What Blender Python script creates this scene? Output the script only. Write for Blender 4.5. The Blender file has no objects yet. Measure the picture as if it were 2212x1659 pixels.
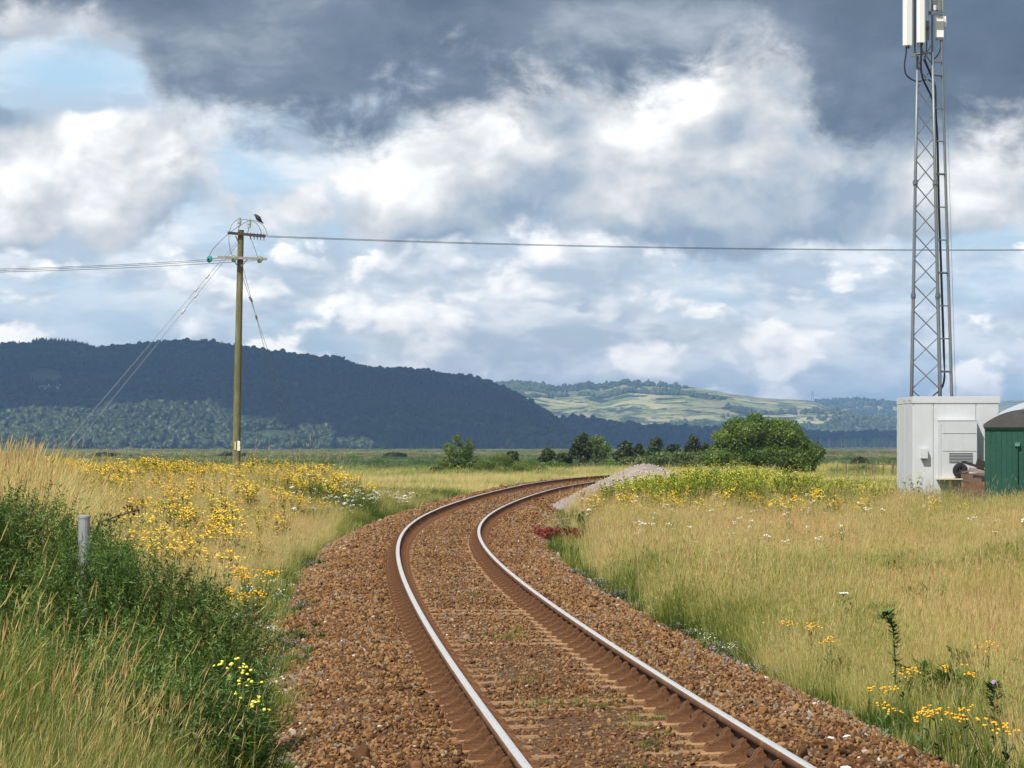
import bpy, math, random
import numpy as np
from mathutils import Vector, Matrix
R_ = math.radians
rng = np.random.default_rng(7)
random.seed(7)
scene = bpy.context.scene
COL = scene.collection

# ------------------------------------------------------------------ camera
CAM_Z = 1.75                      # eye height above the rail top (rail top is z = 0)
F2212, VH = 7604.0, 963.6         # focal length and horizon measured on the photograph
cam_d = bpy.data.cameras.new('camera'); cam = bpy.data.objects.new('camera', cam_d)
COL.objects.link(cam); scene.camera = cam
cam.location = (0, 0, CAM_Z); cam.rotation_euler = (R_(90), 0, 0)
cam_d.sensor_width = 36.0; cam_d.lens = 36.0 * F2212 / 2212.0
cam_d.shift_y = (VH - 829.5) / 2212.0
cam_d.clip_start = 0.5; cam_d.clip_end = 40000.0

# ------------------------------------------------------------------ sun, sky, exposure
SUN_EL, SUN_AZ = R_(53), math.atan2(-0.60, -0.80)     # azimuth from +Y towards +X: behind the camera on the left
sdir = Vector((math.sin(SUN_AZ) * math.cos(SUN_EL), math.cos(SUN_AZ) * math.cos(SUN_EL), math.sin(SUN_EL)))
sun_d = bpy.data.lights.new('sun', 'SUN'); sun = bpy.data.objects.new('sun', sun_d); COL.objects.link(sun)
sun_d.energy = 4.8; sun_d.angle = R_(0.6); sun_d.color = (1.0, 0.965, 0.91)
sun.rotation_euler = sdir.to_track_quat('Z', 'Y').to_euler(); sun.location = (-40, -40, 60)
vs = scene.view_settings
vs.view_transform = 'Standard'; vs.look = 'None'; vs.exposure = 0.27; vs.gamma = 1.0; vs.use_curve_mapping = False
scene.render.engine = 'CYCLES'
cy = scene.cycles
cy.use_denoising = True
try: cy.denoiser = 'OPENIMAGEDENOISE'
except Exception: pass
cy.max_bounces = 6; cy.diffuse_bounces = 2; cy.glossy_bounces = 2; cy.transmission_bounces = 3
cy.volume_bounces = 0; cy.transparent_max_bounces = 6
cy.use_adaptive_sampling = True; cy.adaptive_threshold = 0.02
cy.caustics_reflective = False; cy.caustics_refractive = False

class G:                                  # small helper to write node graphs as formulas
    flat = False
    def __init__(s, nt): s.nt = nt
    def n(s, t, **k):
        nd = s.nt.nodes.new(t)
        for a, b in k.items(): setattr(nd, a, b)
        return nd
    def put(s, sock, v):
        if isinstance(v, bpy.types.NodeSocket): s.nt.links.new(v, sock)
        else: sock.default_value = v
    def m(s, op, *a, clamp=False):
        nd = s.n('ShaderNodeMath', operation=op, use_clamp=clamp)
        for i, v in enumerate(a): s.put(nd.inputs[i], v)
        return nd.outputs[0]
    def add(s, *a):
        r = a[0]
        for b in a[1:]: r = s.m('ADD', r, b)
        return r
    def mul(s, a, b): return s.m('MULTIPLY', a, b)
    def sub(s, a, b): return s.m('SUBTRACT', a, b)
    def vec(s, x, y, z):
        nd = s.n('ShaderNodeCombineXYZ')
        for i, v in enumerate((x, y, z)): s.put(nd.inputs[i], v)
        return nd.outputs[0]
    def vm(s, op, a, b):
        nd = s.n('ShaderNodeVectorMath', operation=op)
        s.put(nd.inputs[0], a); s.put(nd.inputs[1], b)
        return nd.outputs[0]
    def noise(s, v, scale, detail=4, rough=0.5, dist=0.0, col=False):
        nd = s.n('ShaderNodeTexNoise', noise_dimensions='2D' if s.flat else '3D')
        if v is not None: s.put(nd.inputs['Vector'], v)
        nd.inputs['Scale'].default_value = scale; nd.inputs['Detail'].default_value = detail
        nd.inputs['Roughness'].default_value = rough; nd.inputs['Distortion'].default_value = dist
        return nd.outputs['Color' if col else 'Fac']
    def vor(s, v, scale, out='Distance', rand=1.0):
        nd = s.n('ShaderNodeTexVoronoi')
        if v is not None: s.put(nd.inputs['Vector'], v)
        nd.inputs['Scale'].default_value = scale; nd.inputs['Randomness'].default_value = rand
        return nd.outputs[out]
    def smooth(s, x, a, b):
        nd = s.n('ShaderNodeMapRange', interpolation_type='SMOOTHSTEP')
        s.put(nd.inputs[0], x); s.put(nd.inputs[1], a); s.put(nd.inputs[2], b)
        nd.inputs[3].default_value = 0.0; nd.inputs[4].default_value = 1.0
        return nd.outputs[0]
    def mix(s, f, a, b):
        nd = s.n('ShaderNodeMix', data_type='RGBA')
        s.put(nd.inputs[0], f)
        for i, v in ((6, a), (7, b)):
            if isinstance(v, (tuple, list)) and len(v) == 3: v = (*v, 1.0)
            s.put(nd.inputs[i], v)
        return nd.outputs[2]
    def ramp(s, f, stops, interp='LINEAR'):
        nd = s.n('ShaderNodeValToRGB'); cr = nd.color_ramp; cr.interpolation = interp
        while len(cr.elements) > 1: cr.elements.remove(cr.elements[-1])
        for i, (p, c) in enumerate(stops):
            e = cr.elements[0] if i == 0 else cr.elements.new(p)
            e.position = p; e.color = (*c, 1.0) if len(c) == 3 else c
        s.put(nd.inputs[0], f)
        return nd.outputs[0]
    def curve(s, x, pts):
        nd = s.n('ShaderNodeFloatCurve'); c = nd.mapping.curves[0]
        while len(c.points) > 2: c.points.remove(c.points[1])
        c.points[0].location = pts[0]; c.points[1].location = pts[-1]
        for p in pts[1:-1]: c.points.new(*p)
        nd.mapping.update(); s.put(nd.inputs['Value'], x)
        return nd.outputs[0]

world = bpy.data.worlds.new('World'); scene.world = world; world.use_nodes = True
def build_sky():
    nt = world.node_tree; nt.nodes.clear(); g = G(nt); g.flat = True
    out = g.n('ShaderNodeOutputWorld')
    sky = g.n('ShaderNodeTexSky', sky_type='NISHITA', sun_disc=False)
    sky.sun_elevation = SUN_EL; sky.sun_rotation = SUN_AZ
    sky.altitude = 10; sky.air_density = 1.0; sky.dust_density = 0.6; sky.ozone_density = 2.0
    bg_sky = g.n('ShaderNodeBackground'); bg_sky.inputs[1].default_value = 0.105
    tc = g.n('ShaderNodeTexCoord')
    sep = g.n('ShaderNodeSeparateXYZ'); nt.links.new(tc.outputs['Generated'], sep.inputs[0])
    x, y, z = sep.outputs
    az = g.m('ARCTAN2', x, y)
    hz = g.m('SQRT', g.add(g.mul(x, x), g.mul(y, y)))
    V = g.mul(g.m('ARCTAN2', z, hz), 7.604)               # elevation, 1 = 7.5 degrees
    U = g.mul(az, 7.604)                                   # bearing from the camera's axis
    def P(sx, sy, o=(0, 0, 0), du=0.0, dv=0.0):
        return g.vec(g.add(g.mul(g.add(U, du), sx), o[0] + 40.0), g.add(g.mul(g.add(V, dv), sy), o[1] + o[2] * 3.7), 0.0)
    def puff(v, scale, detail, rough=0.55):               # cauliflower texture of heap clouds
        nd = g.n('ShaderNodeTexVoronoi', voronoi_dimensions='2D', feature='F1'); g.put(nd.inputs['Vector'], v)
        nd.inputs['Scale'].default_value = scale; nd.inputs['Detail'].default_value = detail; nd.inputs['Roughness'].default_value = rough
        return g.sub(1.0, nd.outputs['Distance'])
    def blob(u, v, ru, rv, w):                            # a soft bank of cloud (or a gap) at a bearing and height
        du = g.m('DIVIDE', g.sub(U, u), ru); dv = g.m('DIVIDE', g.sub(V, v), rv)
        r2 = g.add(g.mul(du, du), g.mul(dv, dv))
        return g.mul(g.m('POWER', 2.718, g.mul(r2, -1.0)), w)
    def blobs(lst):
        r = 0.0
        for b in lst: r = g.add(blob(*b), r)
        return r
    def uv(u, v): return ((u - 1106) / 1000.0, (963.6 - v) / 1000.0)
    def B(u, v, ru, rv, w): a, b = uv(u, v); return (a, b, ru / 1000.0, rv / 1000.0, w)
    BR = g.mix
    warp = g.n('ShaderNodeVectorMath', operation='SUBTRACT')
    nt.links.new(g.noise(P(1, 1.2), 3.0, 2, 0.55, col=True), warp.inputs[0]); warp.inputs[1].default_value = (0.5, 0.5, 0.5)
    def wv(v, k):
        s = g.n('ShaderNodeVectorMath', operation='SCALE'); nt.links.new(warp.outputs[0], s.inputs[0]); s.inputs['Scale'].default_value = k
        return g.vm('ADD', v, s.outputs[0])
    sky_col = g.mix(g.smooth(V, 2.2, 0.0), sky.outputs[0], g.mix(0.72, sky.outputs[0], (4.2, 6.3, 8.3)))
    nt.links.new(sky_col, bg_sky.inputs[0])
    def over(col, alpha, c, a):
        un = g.sub(g.add(a, alpha), g.mul(a, alpha))
        return g.mix(g.m('DIVIDE', a, g.m('MAXIMUM', un, 1e-4), clamp=True), col, c), un
    def cumulus(o, sx, sy, scale, bias, lo, hi, k, du, dv, warpk=0.25, rough=0.58, detail=6):
        p0, p1 = wv(P(sx, sy, o), warpk), wv(P(sx, sy, o, du, dv), warpk)
        n = g.add(g.mul(g.noise(p0, scale, detail, rough), 0.80), g.mul(puff(p0, scale * 1.9, 2.0), 0.16))
        n2 = g.add(g.mul(g.noise(p1, scale, detail - 2, rough), 0.80), g.mul(puff(p1, scale * 1.9, 1.0), 0.16))
        d = g.add(n, g.mul(bias, 0.85), 0.0)
        return d, g.smooth(d, lo, hi), g.add(g.mul(g.sub(n, n2), k), 0.5)
    # --- layer 1: thin flat bands low over the hills
    n1 = g.noise(wv(P(1.0, 3.2, (3.1, 0, 0)), 0.12), 2.1, 6, 0.62)
    gap = blobs([B(150, 165, 200, 60, 1.0), B(545, 375, 60, 34, .8), B(2110, 510, 130, 45, .7), B(840, 270, 100, 30, .6), B(300, 690, 190, 45, .5), B(1700, 800, 420, 40, .35)])
    a1 = g.mul(g.m('MAXIMUM', g.smooth(n1, 0.30, 0.52), 0.55), g.sub(1.0, g.m('MINIMUM', gap, 1.0)))
    c1 = BR(g.smooth(g.noise(P(1.3, 3.4, (9, 2, 0)), 2.8, 4, 0.6), 0.36, 0.66), (0.46, 0.54, 0.62), (0.84, 0.86, 0.87))
    col, alpha = c1, g.mul(a1, 0.9)
    # --- layer 2: small fair-weather heaps in the lower third
    bias2 = blobs([B(520, 690, 150, 90, .13), B(700, 600, 110, 55, .09), B(950, 590, 210, 60, .10), B(1230, 640, 200, 75, .09), B(1700, 700, 190, 50, .09),
                   B(1420, 740, 330, 50, .06), B(60, 640, 110, 60, .07),
                   B(250, 650, 170, 110, -.13), B(1800, 830, 500, 40, -.12), B(2150, 500, 120, 60, -.14), B(880, 520, 300, 40, -.06)])
    bias2 = g.add(bias2, 0.055, g.mul(g.smooth(V, 0.46, 0.62), -0.30), g.mul(g.smooth(V, 0.14, 0.0), -0.12))
    d2, a2, l2 = cumulus((0.4, 5.2, 0), 1.0, 1.8, 2.7, bias2, 0.475, 0.565, 3.0, -0.03, 0.05, 0.12)
    c2 = g.ramp(l2, [(0.12, (0.44, 0.52, 0.60)), (0.38, (0.64, 0.69, 0.74)), (0.60, (0.92, 0.92, 0.91)), (0.92, (1.18, 1.15, 1.09))])
    col, alpha = over(col, alpha, c2, g.mul(a2, 0.95))
    # --- layer 3: the large bright heaps across the middle with grey bases
    bias3 = blobs([B(90, 400, 200, 130, .10), B(330, 400, 260, 140, .10), B(1000, 340, 350, 110, .10), B(1250, 430, 450, 110, .15),
                   B(1500, 300, 320, 130, .14), B(1700, 480, 380, 100, .10), B(2130, 330, 160, 140, .14), B(1900, 400, 200, 160, .10),
                   B(545, 375, 60, 40, -.22), B(150, 165, 200, 62, -.36), B(840, 270, 110, 36, -.10), B(520, 540, 170, 70, -.10), B(2110, 520, 130, 50, -.16), B(680, 330, 110, 60, -.05)])
    bias3 = g.add(bias3, 0.11, g.mul(g.smooth(V, 0.50, 0.33), -0.30))
    d3, a3, l3 = cumulus((7.7, 1.3, 0), 1.0, 1.3, 2.1, bias3, 0.43, 0.565, 2.9, -0.05, 0.075, 0.12)
    base3 = blobs([B(1350, 530, 560, 95, .55), B(1080, 440, 260, 35, .10), B(1750, 560, 360, 80, .35), B(250, 580, 330, 60, .35), B(690, 470, 130, 80, .22), B(0, 250, 90, 60, .65), B(1850, 300, 260, 80, .35),
                   B(50, 400, 100, 70, -.35), B(1180, 340, 220, 70, -.16), B(850, 380, 150, 50, -.15), B(1500, 230, 260, 70, -.15), B(330, 300, 160, 60, -.05), B(2120, 290, 120, 80, -.15)])
    sh3 = g.sub(g.add(g.mul(l3, 0.85), -0.03, g.mul(g.noise(P(1, 1.4, (2, 8, 0)), 5.0, 6, 0.66), 0.44)), base3)
    c3 = g.ramp(sh3, [(0.0, (0.26, 0.34, 0.43)), (0.25, (0.41, 0.47, 0.53)), (0.5, (0.60, 0.62, 0.63)), (0.74, (0.82, 0.81, 0.795)), (1.0, (1.08, 1.07, 1.05))])
    col, alpha = over(col, alpha, c3, g.mul(a3, 0.97))
    # --- layer 4: the slate-blue rain cloud overhead, ragged lower edge
    t = g.m('DIVIDE', g.add(U, 1.4), 2.8, clamp=True)
    pts = [(0, 50), (200, 55), (290, 100), (340, 220), (400, 245), (500, 245), (700, 245), (850, 240), (960, 205), (1100, 175), (1250, 170), (1400, 155), (1550, 110), (1680, 110), (1780, 200), (1900, 250), (2050, 225), (2212, 240)]
    Vb = g.curve(t, [(0.0, (963.6 - 95) / 1000)] + [((u - 1106 + 1400) / 2800, (963.6 - v) / 1000) for u, v in pts] + [(1.0, (963.6 - 200) / 1000)])
    n4 = g.noise(wv(P(1, 1.3, (1.7, 3.3, 0)), 0.12), 3.0, 6, 0.62)
    e4 = g.add(g.sub(V, Vb), 0.045, g.mul(g.sub(n4, 0.5), 0.46))
    brk = g.smooth(g.noise(P(1, 1, (4, 4, 4)), 0.42, 3, 0.5), 0.44, 0.60)       # broken again higher up, all round
    a4 = g.mul(g.smooth(e4, -0.06, 0.085), g.add(g.mul(g.smooth(V, 1.05, 1.5), g.mul(g.sub(brk, 1.0), 0.9)), 1.0))
    n4b = g.noise(wv(P(0.8, 1.5, (5.7, 0.3, 0)), 0.12), 2.2, 6, 0.58)
    wisp = g.add(n4b, g.mul(g.smooth(e4, 0.16, -0.02), 0.16), blobs([B(1330, 60, 230, 80, .10), B(1600, 70, 170, 90, .14), B(160, 80, 220, 50, .20), B(450, 120, 200, 80, .04), B(800, 130, 250, 80, -.06), B(2150, 90, 160, 130, -.10), B(1000, 130, 200, 60, -.05)]))
    c4 = g.ramp(wisp, [(0.30, (0.070, 0.102, 0.148)), (0.47, (0.102, 0.142, 0.196)), (0.62, (0.165, 0.21, 0.27)), (0.84, (0.42, 0.46, 0.51))])
    col, alpha = over(col, alpha, c4, g.mul(a4, 0.98))
    bg_cl = g.n('ShaderNodeBackground'); nt.links.new(col, bg_cl.inputs[0]); bg_cl.inputs[1].default_value = 1.0
    mx = g.n('ShaderNodeMixShader'); nt.links.new(g.mul(alpha, g.smooth(z, -0.01, 0.004)), mx.inputs[0])
    nt.links.new(bg_sky.outputs[0], mx.inputs[1]); nt.links.new(bg_cl.outputs[0], mx.inputs[2])
    nt.links.new(mx.outputs[0], out.inputs[0])
    world.cycles.sampling_method = 'MANUAL'; world.cycles.sample_map_resolution = 512
build_sky()

# ------------------------------------------------------------------ mesh and object helpers
class MB:
    def __init__(s): s.v = []; s.f = []; s.m = []
    def _add(s, vs, fs, mi=0):
        o = len(s.v); s.v.extend([tuple(map(float, p)) for p in vs])
        s.f.extend([tuple(i + o for i in f) for f in fs]); s.m.extend([mi] * len(fs)); return s
    def box(s, c, size, rot=None, mi=0, taper=1.0):
        hx, hy, hz = size[0] / 2, size[1] / 2, size[2] / 2
        vs = [Vector((x * hx * (taper if z > 0 else 1), y * hy * (taper if z > 0 else 1), z * hz)) for z in (-1, 1) for y in (-1, 1) for x in (-1, 1)]
        if rot is not None:
            Mx = rot if isinstance(rot, Matrix) else Matrix.Rotation(rot[2], 3, 'Z') @ Matrix.Rotation(rot[1], 3, 'Y') @ Matrix.Rotation(rot[0], 3, 'X')
            vs = [Mx @ v for v in vs]
        vs = [v + Vector(c) for v in vs]
        return s._add(vs, [(0, 2, 3, 1), (4, 5, 7, 6), (0, 1, 5, 4), (2, 6, 7, 3), (0, 4, 6, 2), (1, 3, 7, 5)], mi)
    def tube(s, pts, r, n=6, mi=0, caps=True, sq=False):
        pts = [Vector(p) for p in pts]; k = len(pts)
        rs = r if isinstance(r, (list, tuple)) else [r] * k
        vs = []; up0 = Vector((0, 0, 1))
        for i, p in enumerate(pts):
            d = (pts[min(i + 1, k - 1)] - pts[max(i - 1, 0)]).normalized()
            a = d.cross(up0 if abs(d.z) < .95 else Vector((0, 1, 0))).normalized(); b = a.cross(d).normalized()
            for j in range(n):
                t = 2 * math.pi * (j + (.5 if sq else 0)) / n
                vs.append(p + a * math.cos(t) * rs[i] + b * math.sin(t) * rs[i])
        fs = [(i * n + j, i * n + (j + 1) % n, (i + 1) * n + (j + 1) % n, (i + 1) * n + j) for i in range(k - 1) for j in range(n)]
        if caps: fs += [tuple(range(n - 1, -1, -1)), tuple((k - 1) * n + j for j in range(n))]
        return s._add(vs, fs, mi)
    def lathe(s, c, prof, n=12, axis=(0, 0, 1), mi=0):
        q = Vector((0, 0, 1)).rotation_difference(Vector(axis)); vs = []
        for r, z in prof:
            for j in range(n):
                t = 2 * math.pi * j / n
                vs.append(Vector(c) + q @ Vector((r * math.cos(t), r * math.sin(t), z)))
        k = len(prof)
        fs = [(i * n + j, i * n + (j + 1) % n, (i + 1) * n + (j + 1) % n, (i + 1) * n + j) for i in range(k - 1) for j in range(n)]
        fs += [tuple(range(n - 1, -1, -1)), tuple((k - 1) * n + j for j in range(n))]
        return s._add(vs, fs, mi)
    def prism(s, poly, depth, M=None, mi=0):                # poly in local x,z, extruded along local y
        n = len(poly); M = M or Matrix.Identity(4)
        vs = [M @ Vector((p[0], y, p[1])) for y in (-depth / 2, depth / 2) for p in poly]
        fs = [tuple(range(n)), tuple(range(2 * n - 1, n - 1, -1))] + [(i, i + n, (i + 1) % n + n, (i + 1) % n) for i in range(n)]
        return s._add(vs, fs, mi)
    def build(s, name, mats, parent=None, origin=None, smooth=False):
        o = Vector(origin) if origin is not None else (parent_origin(parent) if parent else Vector((0, 0, 0)))
        me = bpy.data.meshes.new(name)
        me.from_pydata([(v[0] - o.x, v[1] - o.y, v[2] - o.z) for v in s.v], [], s.f)
        mats = mats if isinstance(mats, (list, tuple)) else [mats]
        for m in mats: me.materials.append(m)
        if len(mats) > 1: me.polygons.foreach_set('material_index', s.m)
        if smooth: me.polygons.foreach_set('use_smooth', [True] * len(me.polygons))
        me.update()
        ob = bpy.data.objects.new(name, me); COL.objects.link(ob)
        if parent: ob.parent = parent
        else: ob.location = o
        return ob
def parent_origin(p):
    o = Vector((0, 0, 0))
    while p is not None: o = o + p.location; p = p.parent
    return o
def np_mesh(name, verts, faces, mats, attrs=None, mi=None, smooth=False):
    """verts Nx3, faces MxK (K = 3 or 4) numpy arrays, quick path; attrs: point float attributes"""
    verts = np.asarray(verts, np.float32); faces = np.asarray(faces, np.int32)
    me = bpy.data.meshes.new(name); M, K = faces.shape
    me.vertices.add(len(verts)); me.vertices.foreach_set('co', verts.ravel())
    me.loops.add(M * K); me.loops.foreach_set('vertex_index', faces.ravel())
    me.polygons.add(M); me.polygons.foreach_set('loop_start', np.arange(0, M * K, K, dtype=np.int32))
    try: me.polygons.foreach_set('loop_total', np.full(M, K, np.int32))
    except Exception: pass
    mats = mats if isinstance(mats, (list, tuple)) else [mats]
    for m in mats: me.materials.append(m)
    if mi is not None: me.polygons.foreach_set('material_index', np.asarray(mi, np.int32))
    if smooth: me.polygons.foreach_set('use_smooth', np.ones(M, bool))
    for k, a in (attrs or {}).items():
        at = me.attributes.new(k, 'FLOAT', 'POINT'); at.data.foreach_set('value', np.asarray(a, np.float32))
    me.update(calc_edges=True); me.validate()
    return me
def link(name, me, parent=None, loc=(0, 0, 0)):
    o = bpy.data.objects.new(name, me); COL.objects.link(o); o.location = loc
    if parent: o.parent = parent
    return o
def thing(name, label, cat, loc=(0, 0, 0), group=None, rz=0.0):
    o = bpy.data.objects.new(name, None); COL.objects.link(o); o.location = loc; o.rotation_euler = (0, 0, rz)
    o.empty_display_size = 0.2
    return tag(o, label, cat, group)
def tag(o, label=None, cat=None, group=None, kind=None):
    if label: o['label'] = label
    if cat: o['category'] = cat
    if group: o['group'] = group
    if kind: o['kind'] = kind
    return o
def P(u, v, d):                            # a sight line measured on the photograph, taken out to depth d in metres
    return Vector(((u - 1106) / F2212 * d, d, CAM_Z - (v - VH) / F2212 * d))

# geometry-node scatter, used only for what nobody could count (grass, gravel, woods, massed flowers)
HID = 0
def scatter(name, pts, rot, scl, idx, meshes, tint=None, parent=None, label=None, kind='stuff'):
    global HID
    coll = bpy.data.collections.new('kinds_%02d' % HID); HID += 1
    for i, me in enumerate(meshes):
        ob = bpy.data.objects.new('kind_%02d_%02d' % (HID, i), me); coll.objects.link(ob)
    n = len(pts)
    me = bpy.data.meshes.new(name); me.vertices.add(n); me.vertices.foreach_set('co', np.asarray(pts, np.float32).ravel())
    def at(k, t, d, f):
        a = me.attributes.new(k, t, 'POINT'); a.data.foreach_set(f, np.asarray(d).ravel())
    at('rot', 'FLOAT_VECTOR', np.asarray(rot, np.float32), 'vector')
    scl = np.asarray(scl, np.float32)
    if scl.ndim == 1: scl = np.repeat(scl[:, None], 3, 1)
    at('scl', 'FLOAT_VECTOR', scl, 'vector'); at('idx', 'INT', np.asarray(idx, np.int32), 'value')
    at('tint', 'FLOAT', np.asarray(tint if tint is not None else rng.random(n), np.float32), 'value')
    ob = link(name, me, parent)
    gt = bpy.data.node_groups.new(name + '_nodes', 'GeometryNodeTree')
    gt.interface.new_socket('Geometry', in_out='INPUT', socket_type='NodeSocketGeometry')
    gt.interface.new_socket('Geometry', in_out='OUTPUT', socket_type='NodeSocketGeometry')
    N = gt.nodes.new; L = gt.links.new
    gi, go = N('NodeGroupInput'), N('NodeGroupOutput')
    iop = N('GeometryNodeInstanceOnPoints'); ci = N('GeometryNodeCollectionInfo')
    ci.inputs['Collection'].default_value = coll; ci.inputs['Separate Children'].default_value = True; ci.inputs['Reset Children'].default_value = True
    m2p = N('GeometryNodeMeshToPoints')
    def na(k, t):
        a = N('GeometryNodeInputNamedAttribute'); a.data_type = t; a.inputs['Name'].default_value = k; return a.outputs['Attribute']
    e2r = N('FunctionNodeEulerToRotation'); L(na('rot', 'FLOAT_VECTOR'), e2r.inputs[0])
    L(gi.outputs[0], m2p.inputs[0]); L(m2p.outputs[0], iop.inputs['Points']); L(ci.outputs[0], iop.inputs['Instance'])
    iop.inputs['Pick Instance'].default_value = True; L(na('idx', 'INT'), iop.inputs['Instance Index'])
    L(e2r.outputs[0], iop.inputs['Rotation']); L(na('scl', 'FLOAT_VECTOR'), iop.inputs['Scale'])
    L(iop.outputs[0], go.inputs[0])
    md = ob.modifiers.new('scatter', 'NODES'); md.node_group = gt
    ob['kind'] = kind
    if label: ob['label'] = label
    return ob

# ------------------------------------------------------------------ materials
MAT = {}
def mat(name, col, rough=0.7, metal=0.0, var=0.12, vscale=6.0, bump=0.0, bscale=40.0, spec=0.4, streak=None):
    if name in MAT: return MAT[name]
    m = bpy.data.materials.new(name); m.use_nodes = True; nt = m.node_tree; g = G(nt)
    b = nt.nodes['Principled BSDF']; tc = g.n('ShaderNodeTexCoord').outputs['Object']
    f = g.noise(tc, vscale, 5, 0.6)
    f2 = g.noise(tc, vscale * 7.3, 3, 0.6)
    k = g.add(g.mul(g.sub(f, 0.5), var * 4), g.mul(g.sub(f2, 0.5), var * 2), 1.0)
    c = g.vm('MULTIPLY', g.vec(k, k, k), tuple(col))
    if streak:                                     # weathering: (colour, stretch, amount)
        sc, st, am = streak
        s = g.smooth(g.noise(g.vm('MULTIPLY', tc, st), 3.0, 6, 0.65), 0.5, 0.72)
        c = g.mix(g.mul(s, am), c, sc)
    g.put(b.inputs['Base Color'], c)
    b.inputs['Roughness'].default_value = rough; b.inputs['Metallic'].default_value = metal
    b.inputs['Specular IOR Level'].default_value = spec
    if bump:
        bn = g.n('ShaderNodeBump'); bn.inputs['Strength'].default_value = bump; bn.inputs['Distance'].default_value = 0.02
        g.put(bn.inputs['Height'], g.noise(tc, bscale, 4, 0.6)); g.put(b.inputs['Normal'], bn.outputs[0])
    MAT[name] = m
    return m
def leafy(name, stops, trans=0.35, tint_from='tint', tipattr='t', tip=None, rnd=0.25, posvar=0.0, rough=0.6, bvar=0.0):
    """foliage: colour along a ramp of the plant's own tint, a lighter tip, some light let through the blade"""
    m = bpy.data.materials.new(name); m.use_nodes = True; nt = m.node_tree; nt.nodes.clear(); g = G(nt)
    out = g.n('ShaderNodeOutputMaterial')
    if tint_from == 'tint':
        a = g.n('ShaderNodeAttribute', attribute_type='INSTANCER', attribute_name='tint').outputs['Fac']
        r = g.n('ShaderNodeObjectInfo').outputs['Random']
    else:
        a = g.n('ShaderNodeAttribute', attribute_type='GEOMETRY', attribute_name=tint_from).outputs['Fac']
        r = g.n('ShaderNodeObjectInfo').outputs['Random']
    t = g.n('ShaderNodeAttribute', attribute_type='GEOMETRY', attribute_name=tipattr).outputs['Fac']
    f = g.add(a, g.mul(g.sub(r, 0.5), rnd))
    if posvar:
        pos = g.n('ShaderNodeNewGeometry').outputs['Position']
        f = g.add(f, g.mul(g.sub(g.noise(pos, 0.35, 4, 0.6), 0.5), posvar))
    if bvar: f = g.add(f, g.mul(g.sub(g.n('ShaderNodeAttribute', attribute_type='GEOMETRY', attribute_name='b').outputs['Fac'], 0.5), bvar))
    if tip: f = g.add(f, g.mul(g.sub(t, 0.4), tip))
    c = g.ramp(f, stops)
    d = g.n('ShaderNodeBsdfDiffuse'); g.put(d.inputs[0], c)
    tr = g.n('ShaderNodeBsdfTranslucent'); g.put(tr.inputs[0], c)
    gl = g.n('ShaderNodeBsdfGlossy'); gl.inputs['Roughness'].default_value = 0.45; gl.inputs[0].default_value = (0.5, 0.5, 0.45, 1)
    mx = g.n('ShaderNodeMixShader'); mx.inputs[0].default_value = trans
    nt.links.new(d.outputs[0], mx.inputs[1]); nt.links.new(tr.outputs[0], mx.inputs[2])
    m2 = g.n('ShaderNodeMixShader'); m2.inputs[0].default_value = 0.04
    nt.links.new(mx.outputs[0], m2.inputs[1]); nt.links.new(gl.outputs[0], m2.inputs[2])
    nt.links.new(m2.outputs[0], out.inputs[0])
    return m
def shader_mat(name, fn, rough=0.9, bump=None, spec=0.2):
    """base colour written as a formula of position (and of the track distance attribute)"""
    m = bpy.data.materials.new(name); m.use_nodes = True; nt = m.node_tree; g = G(nt); b = nt.nodes['Principled BSDF']
    pos = g.n('ShaderNodeNewGeometry').outputs['Position']
    g.put(b.inputs['Base Color'], fn(g, pos)); b.inputs['Roughness'].default_value = rough; b.inputs['Specular IOR Level'].default_value = spec
    if bump:
        bn = g.n('ShaderNodeBump'); bn.inputs['Strength'].default_value = bump[0]; bn.inputs['Distance'].default_value = bump[2]
        g.put(bn.inputs['Height'], g.noise(pos, bump[1], 5, 0.65)); g.put(b.inputs['Normal'], bn.outputs[0])
    return m

# ------------------------------------------------------------------ the line of the track (measured: a left bend running into a right-hand curve)
SK = np.array([0, 30, 60, 90, 120, 150, 190, 240.]); KV = np.array([.58, .88, 1.9, .78, .48, 1.89, 3.66, 4.2]) * 1e-3
S = np.arange(-8, 203, 0.5)
kk = np.interp(S, SK, KV); th = -0.0698 + np.concatenate([[0], np.cumsum((kk[1:] + kk[:-1]) / 2 * .5)]); th -= np.interp(0, S, th) + 0.0698
TX = np.concatenate([[0], np.cumsum(np.sin((th[1:] + th[:-1]) / 2) * .5)]); TX += 1.2273 - np.interp(0, S, TX)
TY = np.concatenate([[0], np.cumsum(np.cos((th[1:] + th[:-1]) / 2) * .5)]); TY += 14 - np.interp(0, S, TY)
CANT = np.interp(S, [0, 40, 80, 130, 200], [-.06, .023, .072, .116, .166])      # left rail higher through the curve
def tr(s, d=0.0, z=0.0):
    """a point d metres right of the centre line at distance s, z above the running surface (tilted with the cant)"""
    t = np.interp(s, S, th); c = np.interp(s, S, CANT)
    return np.array([np.interp(s, S, TX) + d * np.cos(t), np.interp(s, S, TY) - d * np.sin(t), z + c * np.clip(.5 - d / 1.505, -.6, 1.6)])
def track_d(x, y):
    x = np.asarray(x, float); y = np.asarray(y, float)
    i = np.clip(np.searchsorted(TY, y), 0, len(TY) - 1)
    for _ in range(2):
        dd = (x - TX[i]) * np.cos(th[i]) - (y - TY[i]) * np.sin(th[i]); al = (x - TX[i]) * np.sin(th[i]) + (y - TY[i]) * np.cos(th[i])
        i = np.clip(i + np.round(np.clip(al, -40, 40) / .5).astype(int), 0, len(TY) - 1)
    return (x - TX[i]) * np.cos(th[i]) - (y - TY[i]) * np.sin(th[i])
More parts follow.
